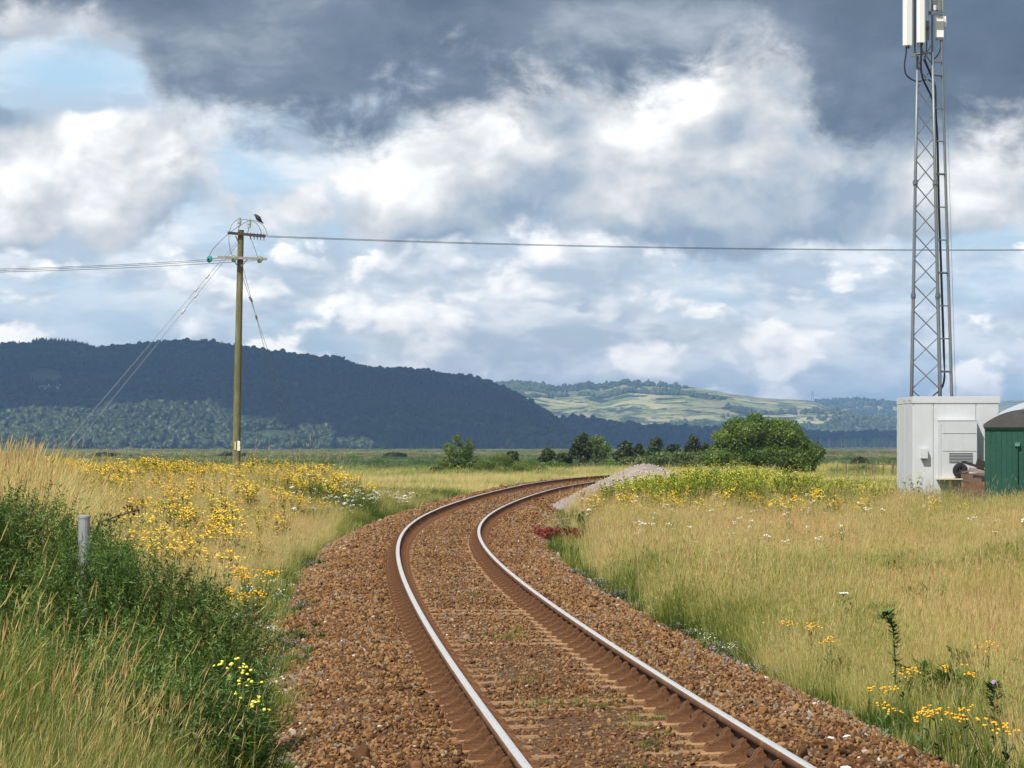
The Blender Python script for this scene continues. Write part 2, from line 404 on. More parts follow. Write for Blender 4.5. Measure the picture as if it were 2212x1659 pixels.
def vnoise(x, y, s, seed=0):
    """smooth value noise in -1..1"""
    x = np.asarray(x, float) * s + seed * 17.3; y = np.asarray(y, float) * s + seed * 9.1
    xi, yi = np.floor(x).astype(np.int64), np.floor(y).astype(np.int64); xf, yf = x - xi, y - yi
    def h(a, b):
        n = (a * 374761393 + b * 668265263 + seed * 362437) & 0x7fffffff
        n = ((n ^ (n >> 13)) * 1274126177) & 0x7fffffff
        return ((n ^ (n >> 16)) & 0xffff) / 32767.5 - 1
    u, v = xf * xf * (3 - 2 * xf), yf * yf * (3 - 2 * yf)
    return (h(xi, yi) * (1 - u) + h(xi + 1, yi) * u) * (1 - v) + (h(xi, yi + 1) * (1 - u) + h(xi + 1, yi + 1) * u) * v
def fbm(x, y, s, o=4, seed=0):
    return sum(vnoise(x, y, s * 2 ** k, seed + k) * .55 ** k for k in range(o))
def sstep(a, b, x): t = np.clip((x - a) / (b - a), 0, 1); return t * t * (3 - 2 * t)
def bump2(x, y, cx, cy, rx, ry): return np.exp(-((x - cx) / rx) ** 2 - ((y - cy) / ry) ** 2)
def ground_h(x, y):
    x = np.asarray(x, float); y = np.asarray(y, float)
    d = track_d(x, y); dl = -d
    left_near = np.interp(dl, [2.0, 2.5, 3.4, 5.5, 9, 14, 22, 60], [-.62, -.42, -.30, .10, .42, .42, -.1, -1.2])
    left_far = np.interp(dl, [2.0, 2.5, 4, 8, 20, 60], [-.62, -.42, -.40, -.40, -.6, -1.2])
    k = sstep(106, 122, y)
    left = left_near * (1 - k) + left_far * k + .62 * bump2(x, y, -5.6, 98, 2.2, 9) + .25 * bump2(x, y, -12, 95, 5, 14)
    right = np.interp(d, [2.0, 2.5, 4, 8, 14, 40], [-.62, -.44, -.46, -.42, -.25, -.25]) + .35 * bump2(x, y, 6.5, 104, 3.6, 9)
    far = np.where(d < 0, left, right)
    inside = np.abs(d) < 2.1
    far = np.where(inside, -.62, far) + np.where(inside, 0, .05 * fbm(x, y, .6, 3, 3))
    m = sstep(300, 430, y)
    far = far * (1 - m) + (-1.2 + .10 * fbm(x, y, .02, 3, 5)) * m
    out = sstep(45, 160, np.abs(x)); far = far * (1 - out) + -1.2 * out
    return far

# ------------------------------------------------------------------ ground
def grid_mesh(name, xs, ys, hf, m, attrs=None, smooth=True):
    X, Y = np.meshgrid(xs, ys); Z = hf(X.ravel(), Y.ravel())
    v = np.stack([X.ravel(), Y.ravel(), Z], 1); nx, ny = len(xs), len(ys)
    i = (np.arange(ny - 1)[:, None] * nx + np.arange(nx - 1)[None]).ravel()
    f = np.stack([i, i + 1, i + nx + 1, i + nx], 1)
    at = attrs(X.ravel(), Y.ravel()) if attrs else None
    return np_mesh(name, v, f, m, at, smooth=smooth)
def ground_col(g, pos):
    sep = g.n('ShaderNodeSeparateXYZ'); g.put(sep.inputs[0], pos); x, y, z = sep.outputs
    td = g.n('ShaderNodeAttribute', attribute_name='td').outputs['Fac']
    fine = g.noise(pos, 9.0, 5, .7); mid = g.noise(pos, 1.1, 5, .6)
    near = g.ramp(g.add(g.mul(mid, .7), g.mul(fine, .4)), [(.30, (.075, .095, .025)), (.50, (.17, .155, .055)), (.66, (.32, .26, .11)), (.85, (.42, .34, .17))])
    gravel = g.ramp(g.add(g.mul(fine, .8), g.mul(mid, .2)), [(.3, (.07, .06, .05)), (.5, (.20, .16, .12)), (.7, (.34, .29, .24))])
    near = g.mix(g.smooth(g.add(td, g.mul(g.sub(mid, .5), 1.6)), 3.0, 2.3), near, gravel)
    # the marsh beyond: a green grazing level, then rough brown saltings in long bands
    band = g.vec(g.mul(x, .004), g.mul(y, .016), 0.0)
    nb = g.noise(band, 1.0, 7, .65); nc = g.noise(g.vec(g.mul(x, .02), g.mul(y, .05), 0.0), 1.0, 6, .7)
    nd = g.noise(g.vec(g.mul(x, .12), g.mul(y, .2), 0.0), 1.0, 4, .7)
    green = g.mix(g.smooth(g.add(nc, g.mul(g.sub(nd, .5), .5)), .38, .68), (.038, .068, .018), (.070, .098, .030))
    brown = g.ramp(g.add(g.mul(nb, .55), g.mul(nc, .35), g.mul(nd, .15)), [(.34, (.040, .048, .016)), (.48, (.085, .080, .030)), (.60, (.16, .12, .055)), (.72, (.12, .125, .045))])
    yy = g.add(y, g.mul(g.sub(nb, .5), 260.0), g.mul(x, -.10))
    far = g.mix(g.smooth(yy, 820.0, 900.0), green, brown)
    return g.mix(g.smooth(y, 330.0, 420.0), near, far)
M_ground = shader_mat('ground_soil', ground_col, .95, (.6, 14.0, .04))
xs = np.concatenate([-np.geomspace(45, 9000, 34)[::-1], np.arange(-44, 44, .55), np.geomspace(45, 9000, 34)])
ys = np.concatenate([[-280, -150, -60, -20, 0, 8], np.arange(10, 130, .6), np.arange(130, 440, 2.5), np.geomspace(445, 13800, 70)])
ground = link('ground', grid_mesh('ground', xs, ys, ground_h, M_ground, lambda x, y: {'td': np.clip(np.abs(track_d(x, y)) + np.where(y > 215, 9, 0), 0, 50)}))
tag(ground, kind='structure')

# ------------------------------------------------------------------ hills
def hill(name, ridge, y0, yr, yb, umin, umax, m, rough, tree_h, seed, steps=(150, 70), prof=.8, tex=None):
    """ridge: the skyline as (u, v) on the photograph; the slope rises from y0 to the crest at yr and falls behind it to yb"""
    ru = np.array([p[0] for p in ridge], float); rv = np.array([p[1] for p in ridge], float)
    xr = (ru - 1106) / F2212 * yr; zr = CAM_Z + (VH - rv) / F2212 * yr - tree_h
    base = -1.6
    def hf(x, y):
        xx = x * yr / np.clip(y, y0, None) ** 1.0 * 1.0 * (.6 + .4 * np.clip(y, y0, yr) / yr) + fbm(x, y, .0011, 3, seed + 3) * 30 * (1 - np.clip((y - y0) / (yr - y0), 0, 1))
        h = np.interp(xx, xr, zr, left=zr[0], right=zr[-1])
        t = np.clip((y - y0) / (yr - y0), 0, 1)
        up = t ** prof * (1 + .0 * t)
        dn = 1 - sstep(yr, yb, y)
        r = fbm(x, y, rough[1], 4, seed) * rough[0] * np.sin(np.pi * np.clip(t, 0, 1)) * np.clip(h / 60, 0, 1)
        return base + np.maximum(h - base, 0) * up * dn + r * dn
    x0, x1 = (umin - 1106) / F2212 * yr, (umax - 1106) / F2212 * yr
    me = grid_mesh(name, np.linspace(x0, x1, steps[0]), np.linspace(y0, yb, steps[1]), hf, m)
    o = link(name, me); tag(o, kind='structure')
    return o, hf, (x0, x1)
def wood_floor(g, pos):
    n = g.noise(pos, .012, 5, .6); f = g.noise(pos, .12, 4, .7)
    return g.ramp(g.add(g.mul(n, .7), g.mul(f, .35)), [(.32, (.018, .030, .010)), (.5, (.035, .052, .016)), (.68, (.10, .125, .045)), (.8, (.17, .16, .075))])
M_hill1 = shader_mat('hill_woodland', wood_floor, .95)
def field_col(g, pos):
    cell = g.n('ShaderNodeTexVoronoi'); g.put(cell.inputs['Vector'], g.vm('MULTIPLY', pos, (1, .8, 1.0))); cell.inputs['Scale'].default_value = .011
    cf = g.n('ShaderNodeSeparateColor'); g.put(cf.inputs[0], cell.outputs['Color'])
    n = g.noise(pos, .013, 7, .72); f = g.noise(pos, .06, 5, .7); nb = g.noise(pos, .0022, 5, .6)
    fields = g.ramp(cf.outputs[0], [(.0, (.18, .22, .07)), (.35, (.28, .31, .11)), (.6, (.38, .34, .17)), (.85, (.44, .42, .21)), (1., (.20, .26, .08))])
    rough_l = g.ramp(f, [(.3, (.17, .19, .08)), (.5, (.27, .26, .12)), (.7, (.38, .35, .20))])
    c = g.mix(g.smooth(nb, .44, .58), fields, rough_l)
    woods = g.ramp(f, [(.3, (.018, .032, .010)), (.7, (.05, .075, .022))])
    return g.mix(g.smooth(g.add(g.mul(n, .8), g.mul(f, .25)), .525, .565), c, woods)
M_hill2 = shader_mat('hill_fields', field_col, .95)
ridge1 = [(-900, 800), (-300, 770), (0, 752), (40, 741), (58, 744), (75, 735), (110, 731), (150, 733), (178, 739), (205, 751), (250, 747), (300, 743), (340, 737), (400, 735), (440, 736), (475, 741), (500, 747), (550, 754), (600, 762), (650, 768), (700, 774), (740, 778), (780, 791), (830, 798), (870, 797), (910, 804), (940, 809), (980, 813), (1010, 817), (1050, 827), (1090, 842), (1120, 857), (1150, 877), (1180, 897), (1210, 921), (1228, 940), (1240, 962), (1262, 972)]
h1, h1f, h1x = hill('hill', ridge1, 3450, 5000, 6200, -900, 1275, M_hill1, (9, .004), 7, 11, (230, 90))
ridge2 = [(700, 850), (1000, 838), (1075, 831), (1110, 827), (1150, 829), (1200, 838), (1245, 835), (1265, 829), (1290, 836), (1320, 829), (1345, 823), (1380, 828), (1440, 829), (1500, 834), (1530, 839), (1570, 846), (1620, 854), (1660, 858), (1720, 861), (1755, 863), (1800, 881), (1850, 893), (1935, 906), (2100, 930), (2400, 955)]
h2, h2f, h2x = hill('hill', ridge2, 7200, 9600, 11200, 700, 2400, M_hill2, (22, .0016), 3, 21, (200, 90), .75)
ridge3 = [(1500, 905), (1700, 880), (1780, 867), (1850, 860), (1900, 864), (1935, 870), (2060, 880), (2120, 870), (2165, 864), (2212, 862), (2500, 850), (2900, 860)]
h3, h3f, h3x = hill('hill', ridge3, 10400, 12400, 13600, 1500, 2900, M_hill2, (22, .0016), 3, 31, (120, 60), .75)
ridge4 = [(1000, 925), (1150, 915), (1230, 908), (1290, 915), (1350, 922), (1420, 928), (1500, 932), (1600, 936), (1760, 940), (1900, 942), (2100, 940), (2400, 938)]
h4, h4f, h4x = hill('hill', ridge4, 5400, 6200, 6900, 1000, 2400, M_hill1, (5, .004), 7, 41, (150, 50))

# ------------------------------------------------------------------ small kinds of mesh used by the scatters
def ico(sub=1):
    bm_v = []; t = (1 + 5 ** .5) / 2
    v = [(-1, t, 0), (1, t, 0), (-1, -t, 0), (1, -t, 0), (0, -1, t), (0, 1, t), (0, -1, -t), (0, 1, -t), (t, 0, -1), (t, 0, 1), (-t, 0, -1), (-t, 0, 1)]
    f = [(0, 11, 5), (0, 5, 1), (0, 1, 7), (0, 7, 10), (0, 10, 11), (1, 5, 9), (5, 11, 4), (11, 10, 2), (10, 7, 6), (7, 1, 8), (3, 9, 4), (3, 4, 2), (3, 2, 6), (3, 6, 8), (3, 8, 9), (4, 9, 5), (2, 4, 11), (6, 2, 10), (8, 6, 7), (9, 8, 1)]
    v = [np.array(p) / np.linalg.norm(p) for p in v]
    for _ in range(sub):
        mid = {}; nf = []
        def mp(a, b):
            k = (min(a, b), max(a, b))
            if k not in mid:
                p = v[a] + v[b]; v.append(p / np.linalg.norm(p)); mid[k] = len(v) - 1
            return mid[k]
        for a, b, c in f:
            ab, bc, ca = mp(a, b), mp(b, c), mp(c, a); nf += [(a, ab, ca), (b, bc, ab), (c, ca, bc), (ab, bc, ca)]
        f = nf
    return np.array(v), np.array(f)
def stone_mesh(name, m, seed, sub=1):
    r = np.random.default_rng(seed); v, f = ico(sub)
    for _ in range(11):                                  # chop flat facets off a ball, as crushed stone breaks
        n = r.normal(size=3); n /= np.linalg.norm(n); h = r.uniform(.38, .75)
        d = v @ n; v = v - np.where(d > h, d - h, 0)[:, None] * n
    v = v * r.uniform(.65, 1.15, 3) * np.array([1, 1, .8])
    return np_mesh(name, v, f, m)
def blades(name, m, n, h, w, spread, lean, curl, seed, seg=3, head=0, headm=None, hvar=.35):
    """a tuft of grass blades; 't' runs 0 at the root to 1 at the tip"""
    r = np.random.default_rng(seed); V = []; F = []; T = []; BB = []
    for k in range(n):
        BB += [r.random()] * (len(V) - len(BB)); bb = r.random(); o_b = len(V)
        hh = h * r.uniform(1 - hvar, 1 + hvar * .6); a = r.uniform(0, 2 * np.pi); rad = spread * np.sqrt(r.random())
        bx, by = rad * np.cos(a), rad * np.sin(a); la = r.normal(0, .9); ln = lean * r.uniform(.3, 1.6) + r.normal(0, .10)
        dx, dy = np.cos(la) * ln + np.cos(a) * .12, np.sin(la) * ln + np.sin(a) * .12
        wa = r.uniform(0, np.pi); wx, wy = np.cos(wa) * w * r.uniform(.6, 1.3) / 2, np.sin(wa) * w / 2; o = len(V)
        cu = curl * r.uniform(.2, 1.6)
        for i in range(seg + 1):
            t = i / seg; s = t + cu * t * t
            x, y, z = bx + dx * hh * s, by + dy * hh * s, hh * (t - .35 * cu * t * t)
            if i < seg:
                q = 1 - .55 * t; V += [(x - wx * q, y - wy * q, z), (x + wx * q, y + wy * q, z)]; T += [t, t]
            else: V.append((x, y, z)); T.append(1.)
        for i in range(seg - 1): a0 = o + 2 * i; F += [(a0, a0 + 1, a0 + 3), (a0, a0 + 3, a0 + 2)]
        a0 = o + 2 * (seg - 1); F.append((a0, a0 + 1, a0 + 2))
        if head and r.random() < head:                    # seed head: a thin spindle at the tip
            L = r.uniform(.06, .12) * min(h / .6, 1.25); dirv = np.array([dx * (1 + 2 * cu), dy * (1 + 2 * cu), .8]); dirv /= np.linalg.norm(dirv)
            c0 = np.array(V[-1]) - dirv * L * .2; o2 = len(V); sw = w * 1.15
            for q, ww in ((0, .3), (.45, 1), (1, .1)):
                for e in ((1, 0), (-.5, .87), (-.5, -.87)):
                    p = c0 + dirv * L * q; V.append((p[0] + e[0] * sw * ww, p[1] + e[1] * sw * ww, p[2])); T.append(1.25)
            for q in range(2):
                for e in range(3):
                    a1, b1 = o2 + 3 * q + e, o2 + 3 * q + (e + 1) % 3; F += [(a1, b1, b1 + 3), (a1, b1 + 3, a1 + 3)]
        BB += [bb] * (len(V) - len(BB))
    return np_mesh(name, V, F, m, {'t': T, 'b': BB})
GR = [(0.0, (.045, .105, .010)), (.25, (.115, .175, .026)), (.45, (.33, .36, .075)), (.62, (.56, .53, .17)), (.80, (.78, .68, .29)), (.93, (.82, .66, .32)), (1.0, (.74, .54, .26))]
M_grass = leafy('grass_blade', GR, .52, tip=.34, rnd=.34, bvar=.42)
tuft_dry = [blades('tuft', M_grass, 60, .58, .0042, .15, .13, .25, 100 + i, 3, .22, hvar=.5) for i in range(6)]
tuft_mid = [blades('tuft', M_grass, 60, .40, .0048, .15, .12, .35, 120 + i, 3, .10, hvar=.5) for i in range(6)]
tuft_low = [blades('tuft', M_grass, 50, .16, .0060, .13, .12, .5, 140 + i, 2, 0) for i in range(3)]
stalks = [blades('stalks', M_grass, 7, 1.0, .0036, .18, .22, .25, 160 + i, 4, 1.0, hvar=.3) for i in range(5)]
tuft_tall = [blades('tuft', M_grass, 60, 1.0, .0048, .18, .20, .40, 180 + i, 4, .10, hvar=.55) for i in range(5)]
far_tuft = [blades('tuft', M_grass, 40, .55, .022, .45, .25, .35, 200 + i, 2, 0) for i in range(3)]

def rand_in(n, x0, x1, y0, y1): return rng.uniform(x0, x1, n), rng.uniform(y0, y1, n)
def in_view(x, y, pad=60): u = 1106 + F2212 * x / y; return (u > -pad) & (u < 2212 + pad)
def rots(n, zr=.7, tilt=.12): return np.stack([rng.normal(0, tilt, n), rng.normal(0, tilt, n), rng.normal(0, zr, n)], 1)

# ------------------------------------------------------------------ trackbed
def rust_ballast(g, pos):
    f = g.noise(pos, 16.0, 5, .7); c = g.vor(pos, 24.0, 'Color'); s = g.n('ShaderNodeSeparateColor'); g.put(s.inputs[0], c)
    return g.ramp(g.add(g.mul(s.outputs[0], .45), g.mul(f, .55)), [(.2, (.045, .022, .010)), (.45, (.11, .056, .025)), (.65, (.17, .093, .045)), (.9, (.25, .165, .09))])
M_bed = shader_mat('rusty_ballast', rust_ballast, .95, (1.0, 26.0, .05))
sv = np.arange(-6, 202, .8)
prof = [(-2.75, -.62), (-2.35, -.40), (-1.75, -.20), (-1.35, -.165), (-.98, -.185), (-.86, -.25), (-.64, -.25), (-.5, -.19), (-.2, -.18), (.2, -.18), (.5, -.19), (.64, -.25), (.86, -.25), (.98, -.185), (1.35, -.165), (1.72, -.20), (2.30, -.40), (2.7, -.62)]
V = []
for i, s in enumerate(sv):
    for j, (d, z) in enumerate(prof):
        p = tr(s, d, z); p[2] += .007 * fbm(np.array([s]), np.array([d]), 1.3, 3, 2)[0] if abs(d) < 2.3 else 0
        V.append(p)
n = len(prof); i = (np.arange(len(sv) - 1)[:, None] * n + np.arange(n - 1)[None]).ravel()
bed = link('trackbed', np_mesh('trackbed', np.array(V), np.stack([i, i + 1, i + n + 1, i + n], 1), M_bed, smooth=True)); tag(bed, kind='structure')
bed_z = lambda s, d: np.interp(d, [p[0] for p in prof], [p[1] for p in prof])

M_stone = bpy.data.materials.new('ballast_stone'); M_stone.use_nodes = True
def _stone():
    g = G(M_stone.node_tree); b = M_stone.node_tree.nodes['Principled BSDF']
    t = g.n('ShaderNodeAttribute', attribute_type='INSTANCER', attribute_name='tint').outputs['Fac']
    o = g.n('ShaderNodeObjectInfo').outputs['Random']; tc = g.n('ShaderNodeTexCoord').outputs['Object']
    f = g.add(t, g.mul(g.sub(o, .5), .5), g.mul(g.sub(g.noise(tc, 2.0, 4, .6), .5), .35))
    c = g.ramp(f, [(0., (.075, .034, .012)), (.22, (.165, .078, .028)), (.40, (.24, .124, .046)), (.54, (.295, .175, .077)), (.66, (.19, .148, .105)), (.78, (.13, .125, .115)), (.90, (.32, .27, .21)), (1., (.58, .51, .42))])
    g.put(b.inputs['Base Color'], c); b.inputs['Roughness'].default_value = .9; b.inputs['Specular IOR Level'].default_value = .25
_stone()
stone_kinds = [stone_mesh('stone', M_stone, 300 + i) for i in range(12)]
stone_far = [stone_mesh('stone', M_stone, 320 + i, 0) for i in range(8)]
def stone_field(s0, s1, per_m2, size, jit):
    n = int((s1 - s0) * 4.9 * per_m2); s = rng.uniform(s0, s1, n); d = rng.uniform(-2.5, 2.4, n)
    gap = np.minimum(np.abs(np.abs(d) - .7525), 9)
    keep = (gap > .13) | (rng.random(n) < .06)
    keep &= (np.abs(d) > .65) | (rng.random(n) < .75)
    s, d = s[keep], d[keep]; n = len(s)
    t = np.interp(s, S, th); c = np.interp(s, S, CANT)
    z = bed_z(s, d) + c * np.clip(.5 - d / 1.505, -.6, 1.6)
    sz = size * rng.lognormal(0, .28, n) * np.where(np.abs(d) < .65, .8, 1)
    p = np.stack([np.interp(s, S, TX) + d * np.cos(t), np.interp(s, S, TY) - d * np.sin(t), z + sz * rng.uniform(-.25, .45, n)], 1)
    grey = sstep(1.7, 2.5, np.abs(d)) * (.5 + .5 * fbm(p[:, 0], p[:, 1], .7, 2, 9))
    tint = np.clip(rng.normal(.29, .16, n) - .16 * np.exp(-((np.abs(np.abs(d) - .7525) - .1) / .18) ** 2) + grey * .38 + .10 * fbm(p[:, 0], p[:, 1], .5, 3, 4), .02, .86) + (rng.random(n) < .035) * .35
    return p, sz, np.clip(tint, 0, 1), s, d
p, sz, ti, s_, d_ = stone_field(-2, 26, 430, .025, 0)
# the 300 nearest in the frame are stones of their own, the rest one mass
near = np.argsort(np.where(in_view(p[:, 0], p[:, 1], -30) & (p[:, 1] > 20.6), p[:, 1] - sz * 60, 1e9))[:300]
for k in near:
    o = link('stone', stone_kinds[int(rng.integers(12))], bed, tuple(p[k])); s3 = sz[k] * rng.uniform(1.15, 1.7)
    o.scale = (s3, s3 * rng.uniform(.7, 1), s3 * .8); o.rotation_euler = tuple(rng.uniform(0, 6, 3))
rest = np.setdiff1d(np.arange(len(p)), near)
p2, sz2, ti2, _, _ = stone_field(26, 75, 280, .031, 0)
p3, sz3, ti3, _, _ = stone_field(75, 201, 90, .048, 0)
def sc_stones(name, p, sz, ti, kinds):
    n = len(p); sc = np.stack([sz, sz * rng.uniform(.7, 1.1, n), sz * rng.uniform(.6, .95, n)], 1)
    return scatter(name, p, rng.uniform(0, 6.28, (n, 3)), sc, rng.integers(0, len(kinds), n), kinds, ti, parent=bed)
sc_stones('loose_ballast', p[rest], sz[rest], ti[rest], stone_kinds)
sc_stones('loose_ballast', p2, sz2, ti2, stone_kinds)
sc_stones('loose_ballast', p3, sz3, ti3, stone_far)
# greyer spilt stone on the verges: a strip on the left, a wider bare patch on the right before the gravel heap
n = 9000; s = rng.uniform(14, 62, n); d = -rng.uniform(2.2, 3.1, n); n_b = 17000; s = np.concatenate([s, rng.uniform(40, 98, n_b)]); d = np.concatenate([d, rng.uniform(2.2, 4.0, n_b)])
t = np.interp(s, S, th); x = np.interp(s, S, TX) + d * np.cos(t); y = np.interp(s, S, TY) - d * np.sin(t); k = rng.random(len(x)) < np.where(d > 0, sstep(0, .35, 1.4 * np.exp(-((y - 88) / 22) ** 2) + 2.3 - d + .15), .8); x, y = x[k], y[k]
z = ground_h(x, y); sz = .026 * rng.lognormal(0, .3, len(x)); sc_stones('spilt_stone', np.stack([x, y, z + sz * .3], 1), sz, np.clip(rng.normal(.70, .15, len(x)), 0, 1), stone_far)

# ------------------------------------------------------------------ rails, sleepers, chairs
M_rust = mat('rusty_iron', (.135, .060, .025), .85, .1, .22, 5.0, .5, 30.0, streak=((.34, .17, .075), (1, 1, 3), .5))  # rust, darkened to carry the shadow band along the rails
M_web = mat('shaded_rail_web', (.075, .036, .018), .9, .1, .25, 5.0, .4, 30.0, streak=((.16, .075, .035), (1, 1, 3), .5))  # darker rust: shade of the gaps between chairs put into the colour
M_chair = mat('rusty_chair', (.165, .075, .031), .88, .05, .22, 8.0, .5, 40.0)  # chair rust, its tone lowered for the shadow zone beside the rails
M_polish = mat('polished_steel', (.93, .90, .86), .38, .8, .04, 3.0)
M_sleeper = mat('weathered_sleeper', (.24, .135, .062), .92, 0, .3, 2.5, .8, 30.0, streak=((.46, .32, .17), (.3, 6, 3), .55))
ts = 0.0
track = thing('railway_track', 'single curving railway track with rusty chaired rails and shiny tops', 'railway track', tuple(tr(0, 0, -.2)))
to = Vector(track.location)
rp = [(-.035, -.006), (-.028, 0.0), (.028, 0.0), (.035, -.006), (.035, -.040), (.012, -.052), (.010, -.105), (.033, -.115), (.033, -.148), (-.033, -.148), (-.033, -.115), (-.010, -.105), (-.012, -.052), (-.035, -.040)]
for side in (-1, 1):
    ss = np.arange(-6, 201, .5); V = []; nr = len(rp)
    for s in ss:
        for a, b in rp:
            q = tr(s, side * .7525, 0); t = np.interp(s, S, th)
            V.append((q[0] + a * np.cos(t), q[1] - a * np.sin(t), q[2] + b))
    V = np.array(V) - np.array(to)
    i0 = np.arange(len(ss) - 1)[:, None] * nr; j = np.arange(nr)[None]; j2 = (j + 1) % nr
    F = np.stack([i0 + j, i0 + nr + j, i0 + nr + j2, i0 + j2], -1).reshape(-1, 4)
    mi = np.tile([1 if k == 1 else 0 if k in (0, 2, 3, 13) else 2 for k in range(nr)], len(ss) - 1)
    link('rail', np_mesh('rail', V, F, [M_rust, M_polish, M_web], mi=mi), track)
# one sleeper and one chair, shared by all
mb = MB(); L, W, H = 2.55, .25, .13
pr = [(-W / 2, -H), (W / 2, -H), (W / 2, -.012), (W / 2 - .012, 0), (-W / 2 + .012, 0), (-W / 2, -.012)]
mb.prism([(a, b) for a, b in pr], L, Matrix.Rotation(R_(90), 4, 'Z'))
sl_me = bpy.data.meshes.new('sleeper'); sl_me.from_pydata(mb.v, [], mb.f); sl_me.materials.append(M_sleeper)
mb = MB()                                            # cast chair: base plate, two curved jaws with a rib each, wooden key, two screws
mb.box((0, 0, .016), (.40, .19, .032), taper=.94)
for sx in (-1, 1):
    jaw = [(.036, .03), (.190, .03), (.180, .046), (.130, .060), (.088, .088), (.062, .132), (.036, .142)]
    jaw = [(sx * a, b) for a, b in jaw]
    if sx < 0: jaw = jaw[::-1]
    for yy in (-.052, .052): mb.prism(jaw, .028, Matrix.Translation((0, yy, 0)))
    mb.prism([(sx * .036, .03), (sx * .075, .03), (sx * .056, .125), (sx * .036, .125)][::sx], .13)
    mb.lathe((sx * .150, 0, .03), [(.022, 0), (.022, .022), (.012, .030)], 6)
mb.box((-.030, .02, .085), (.03, .17, .05))
ch_me = bpy.data.meshes.new('chair'); ch_me.from_pydata(mb.v, [], mb.f); ch_me.materials.append(M_chair)
CH_FAR = []
sl_s = np.arange(-4.6, 200, .762)
for k, s in enumerate(sl_s):
    t = np.interp(s, S, th); c = np.interp(s, S, CANT); a = math.atan2(c, 1.505)
    q = tr(s, 0, 0) ; yaw = -t + rng.normal(0, .006)
    Mw = Matrix.Translation(Vector(q) - to) @ Matrix.Rotation(yaw, 4, 'Z') @ Matrix.Rotation(a, 4, 'Y') @ Matrix.Translation((0, 0, -.183 + rng.normal(0, .004)))
    so = bpy.data.objects.new('sleeper', sl_me); COL.objects.link(so); so.parent = track; so.matrix_local = Mw
    vis = q[1] > 17
    for side in (-1, 1):
        if 0 <= k - 15 < 150:
            co = bpy.data.objects.new('rail_chair', ch_me); COL.objects.link(co); co.parent = so; co.matrix_local = Matrix.Translation((side * .7525, 0, .002))
        else: CH_FAR.append((Mw @ Matrix.Translation((side * .7525, 0, .002)), 0))
cv = np.array(mb.v); VV = []; FF = []; MM = []
for Mw, _ in CH_FAR:
    A = np.array(Mw); o = len(VV) * 0 + sum(len(x) for x in VV); VV.append(cv @ A[:3, :3].T + A[:3, 3]); FF += [tuple(i + o for i in f) for f in mb.f]
me = bpy.data.meshes.new('rail_chair_far'); me.from_pydata(np.concatenate(VV).tolist(), [], FF); me.materials.append(M_rust)
tag(link('rail_chair', me, track), kind='stuff')
for s in np.arange(9.5, 190, 18.29):                 # bolted fishplates at the rail joints
    for side in (-1, 1):
        mb = MB(); t = np.interp(s, S, th)
        for e in (-1, 1):
            q = tr(s, side * .7525 + e * .024, -.078); mb.box(q, (.022, .50, .062), (0, 0, -t))
            for b in (-.19, -.07, .07, .19):
                q2 = tr(s + b, side * .7525 + e * .040, -.078); mb.box(q2, (.022, .03, .03), (0, 0, -t))
        mb.build('fishplate', M_rust, track)

# ------------------------------------------------------------------ grass (nobody could count it)
def grass_area(name, n, x0, x1, y0, y1, kinds, tintf, dens=None, scale=(.8, 1.25), dmin=2.35, zr=.7):
    x, y = rand_in(n, x0, x1, y0, y1)
    # spread evenly over the wedge the valley shows, denser near the eye
    d = track_d(x, y)
    keep = (np.abs(d) > dmin + .25 * fbm(x, y, .9, 3, 8)) & (np.abs(x) < .1455 * y + 2.8)
    if dens is not None: keep &= rng.random(n) < dens(x, y, d)
    x, y, d = x[keep], y[keep], d[keep]; n = len(x)
    z = ground_h(x, y) - .02; ti = tintf(x, y, d)
    sc = rng.uniform(*scale, n) * (1 + .38 * fbm(x, y, .7, 3, 19))
    return scatter(name, np.stack([x, y, z], 1), rots(n, zr), sc, rng.integers(0, len(kinds), n), kinds, np.clip(ti, 0, 1))
def tint_right(x, y, d):
    t = .60 + .24 * fbm(x, y, .25, 3, 31) + .20 * fbm(x, y, .9, 3, 33)
    t += .10 * bump2(x, y, 3.2, 80, 3, 22) - .22 * sstep(5, 10, x) * (.3 + .5 * sstep(85, 60, y)) + .06 * sstep(4.5, 3, d)
    t -= .42 * sstep(2.9, 2.4, d) * np.clip(.35 + 1.0 * fbm(x, y, .4, 2, 35), 0, 1)
    return t - .30 * sstep(30, 20, y) * sstep(3.6, 2.6, d) - .18 * bump2(x, y, 11, 100, 6, 8)
def tint_left(x, y, d):
    t = .60 + .22 * fbm(x, y, .3, 3, 41) + .18 * fbm(x, y, 1.0, 3, 43)
    t += .16 * bump2(x, y, -3.6, 60, 1.6, 22) - .5 * sstep(-3.0, -2.4, d) * (.6 + .4 * fbm(x, y, .5, 2, 44))
    return t - .35 * bump2(x, y, -4.4, 100, 1.0, 10) - .12 * sstep(30, 18, y)
def d_right(x, y, d): return np.where(d > 0, 1, 0) * (.35 + .65 * sstep(-.9, .3, fbm(x, y, .5, 3, 51))) * np.clip(y / 45, .5, 1)
def d_left(x, y, d): return np.where(d < -2.45 - .65 * np.exp(-((y - 44) / 14) ** 2) + .15 * fbm(x, y, .6, 2, 13), 1, .06) * np.where(d < 0, 1, 0) * (.45 + .55 * sstep(-.9, .3, fbm(x, y, .5, 3, 52)))
mound_gap = lambda x, y: np.where(((x - 4.5) / 3.5) ** 2 + ((y - 119) / 7.5) ** 2 < 1, 0., 1.)
patch_gap = lambda x, y: 1 - .93 * np.clip(1.5 * bump2(x, y, 1.2, 98, 1.5, 17), 0, 1)         # bare stony patch by the line
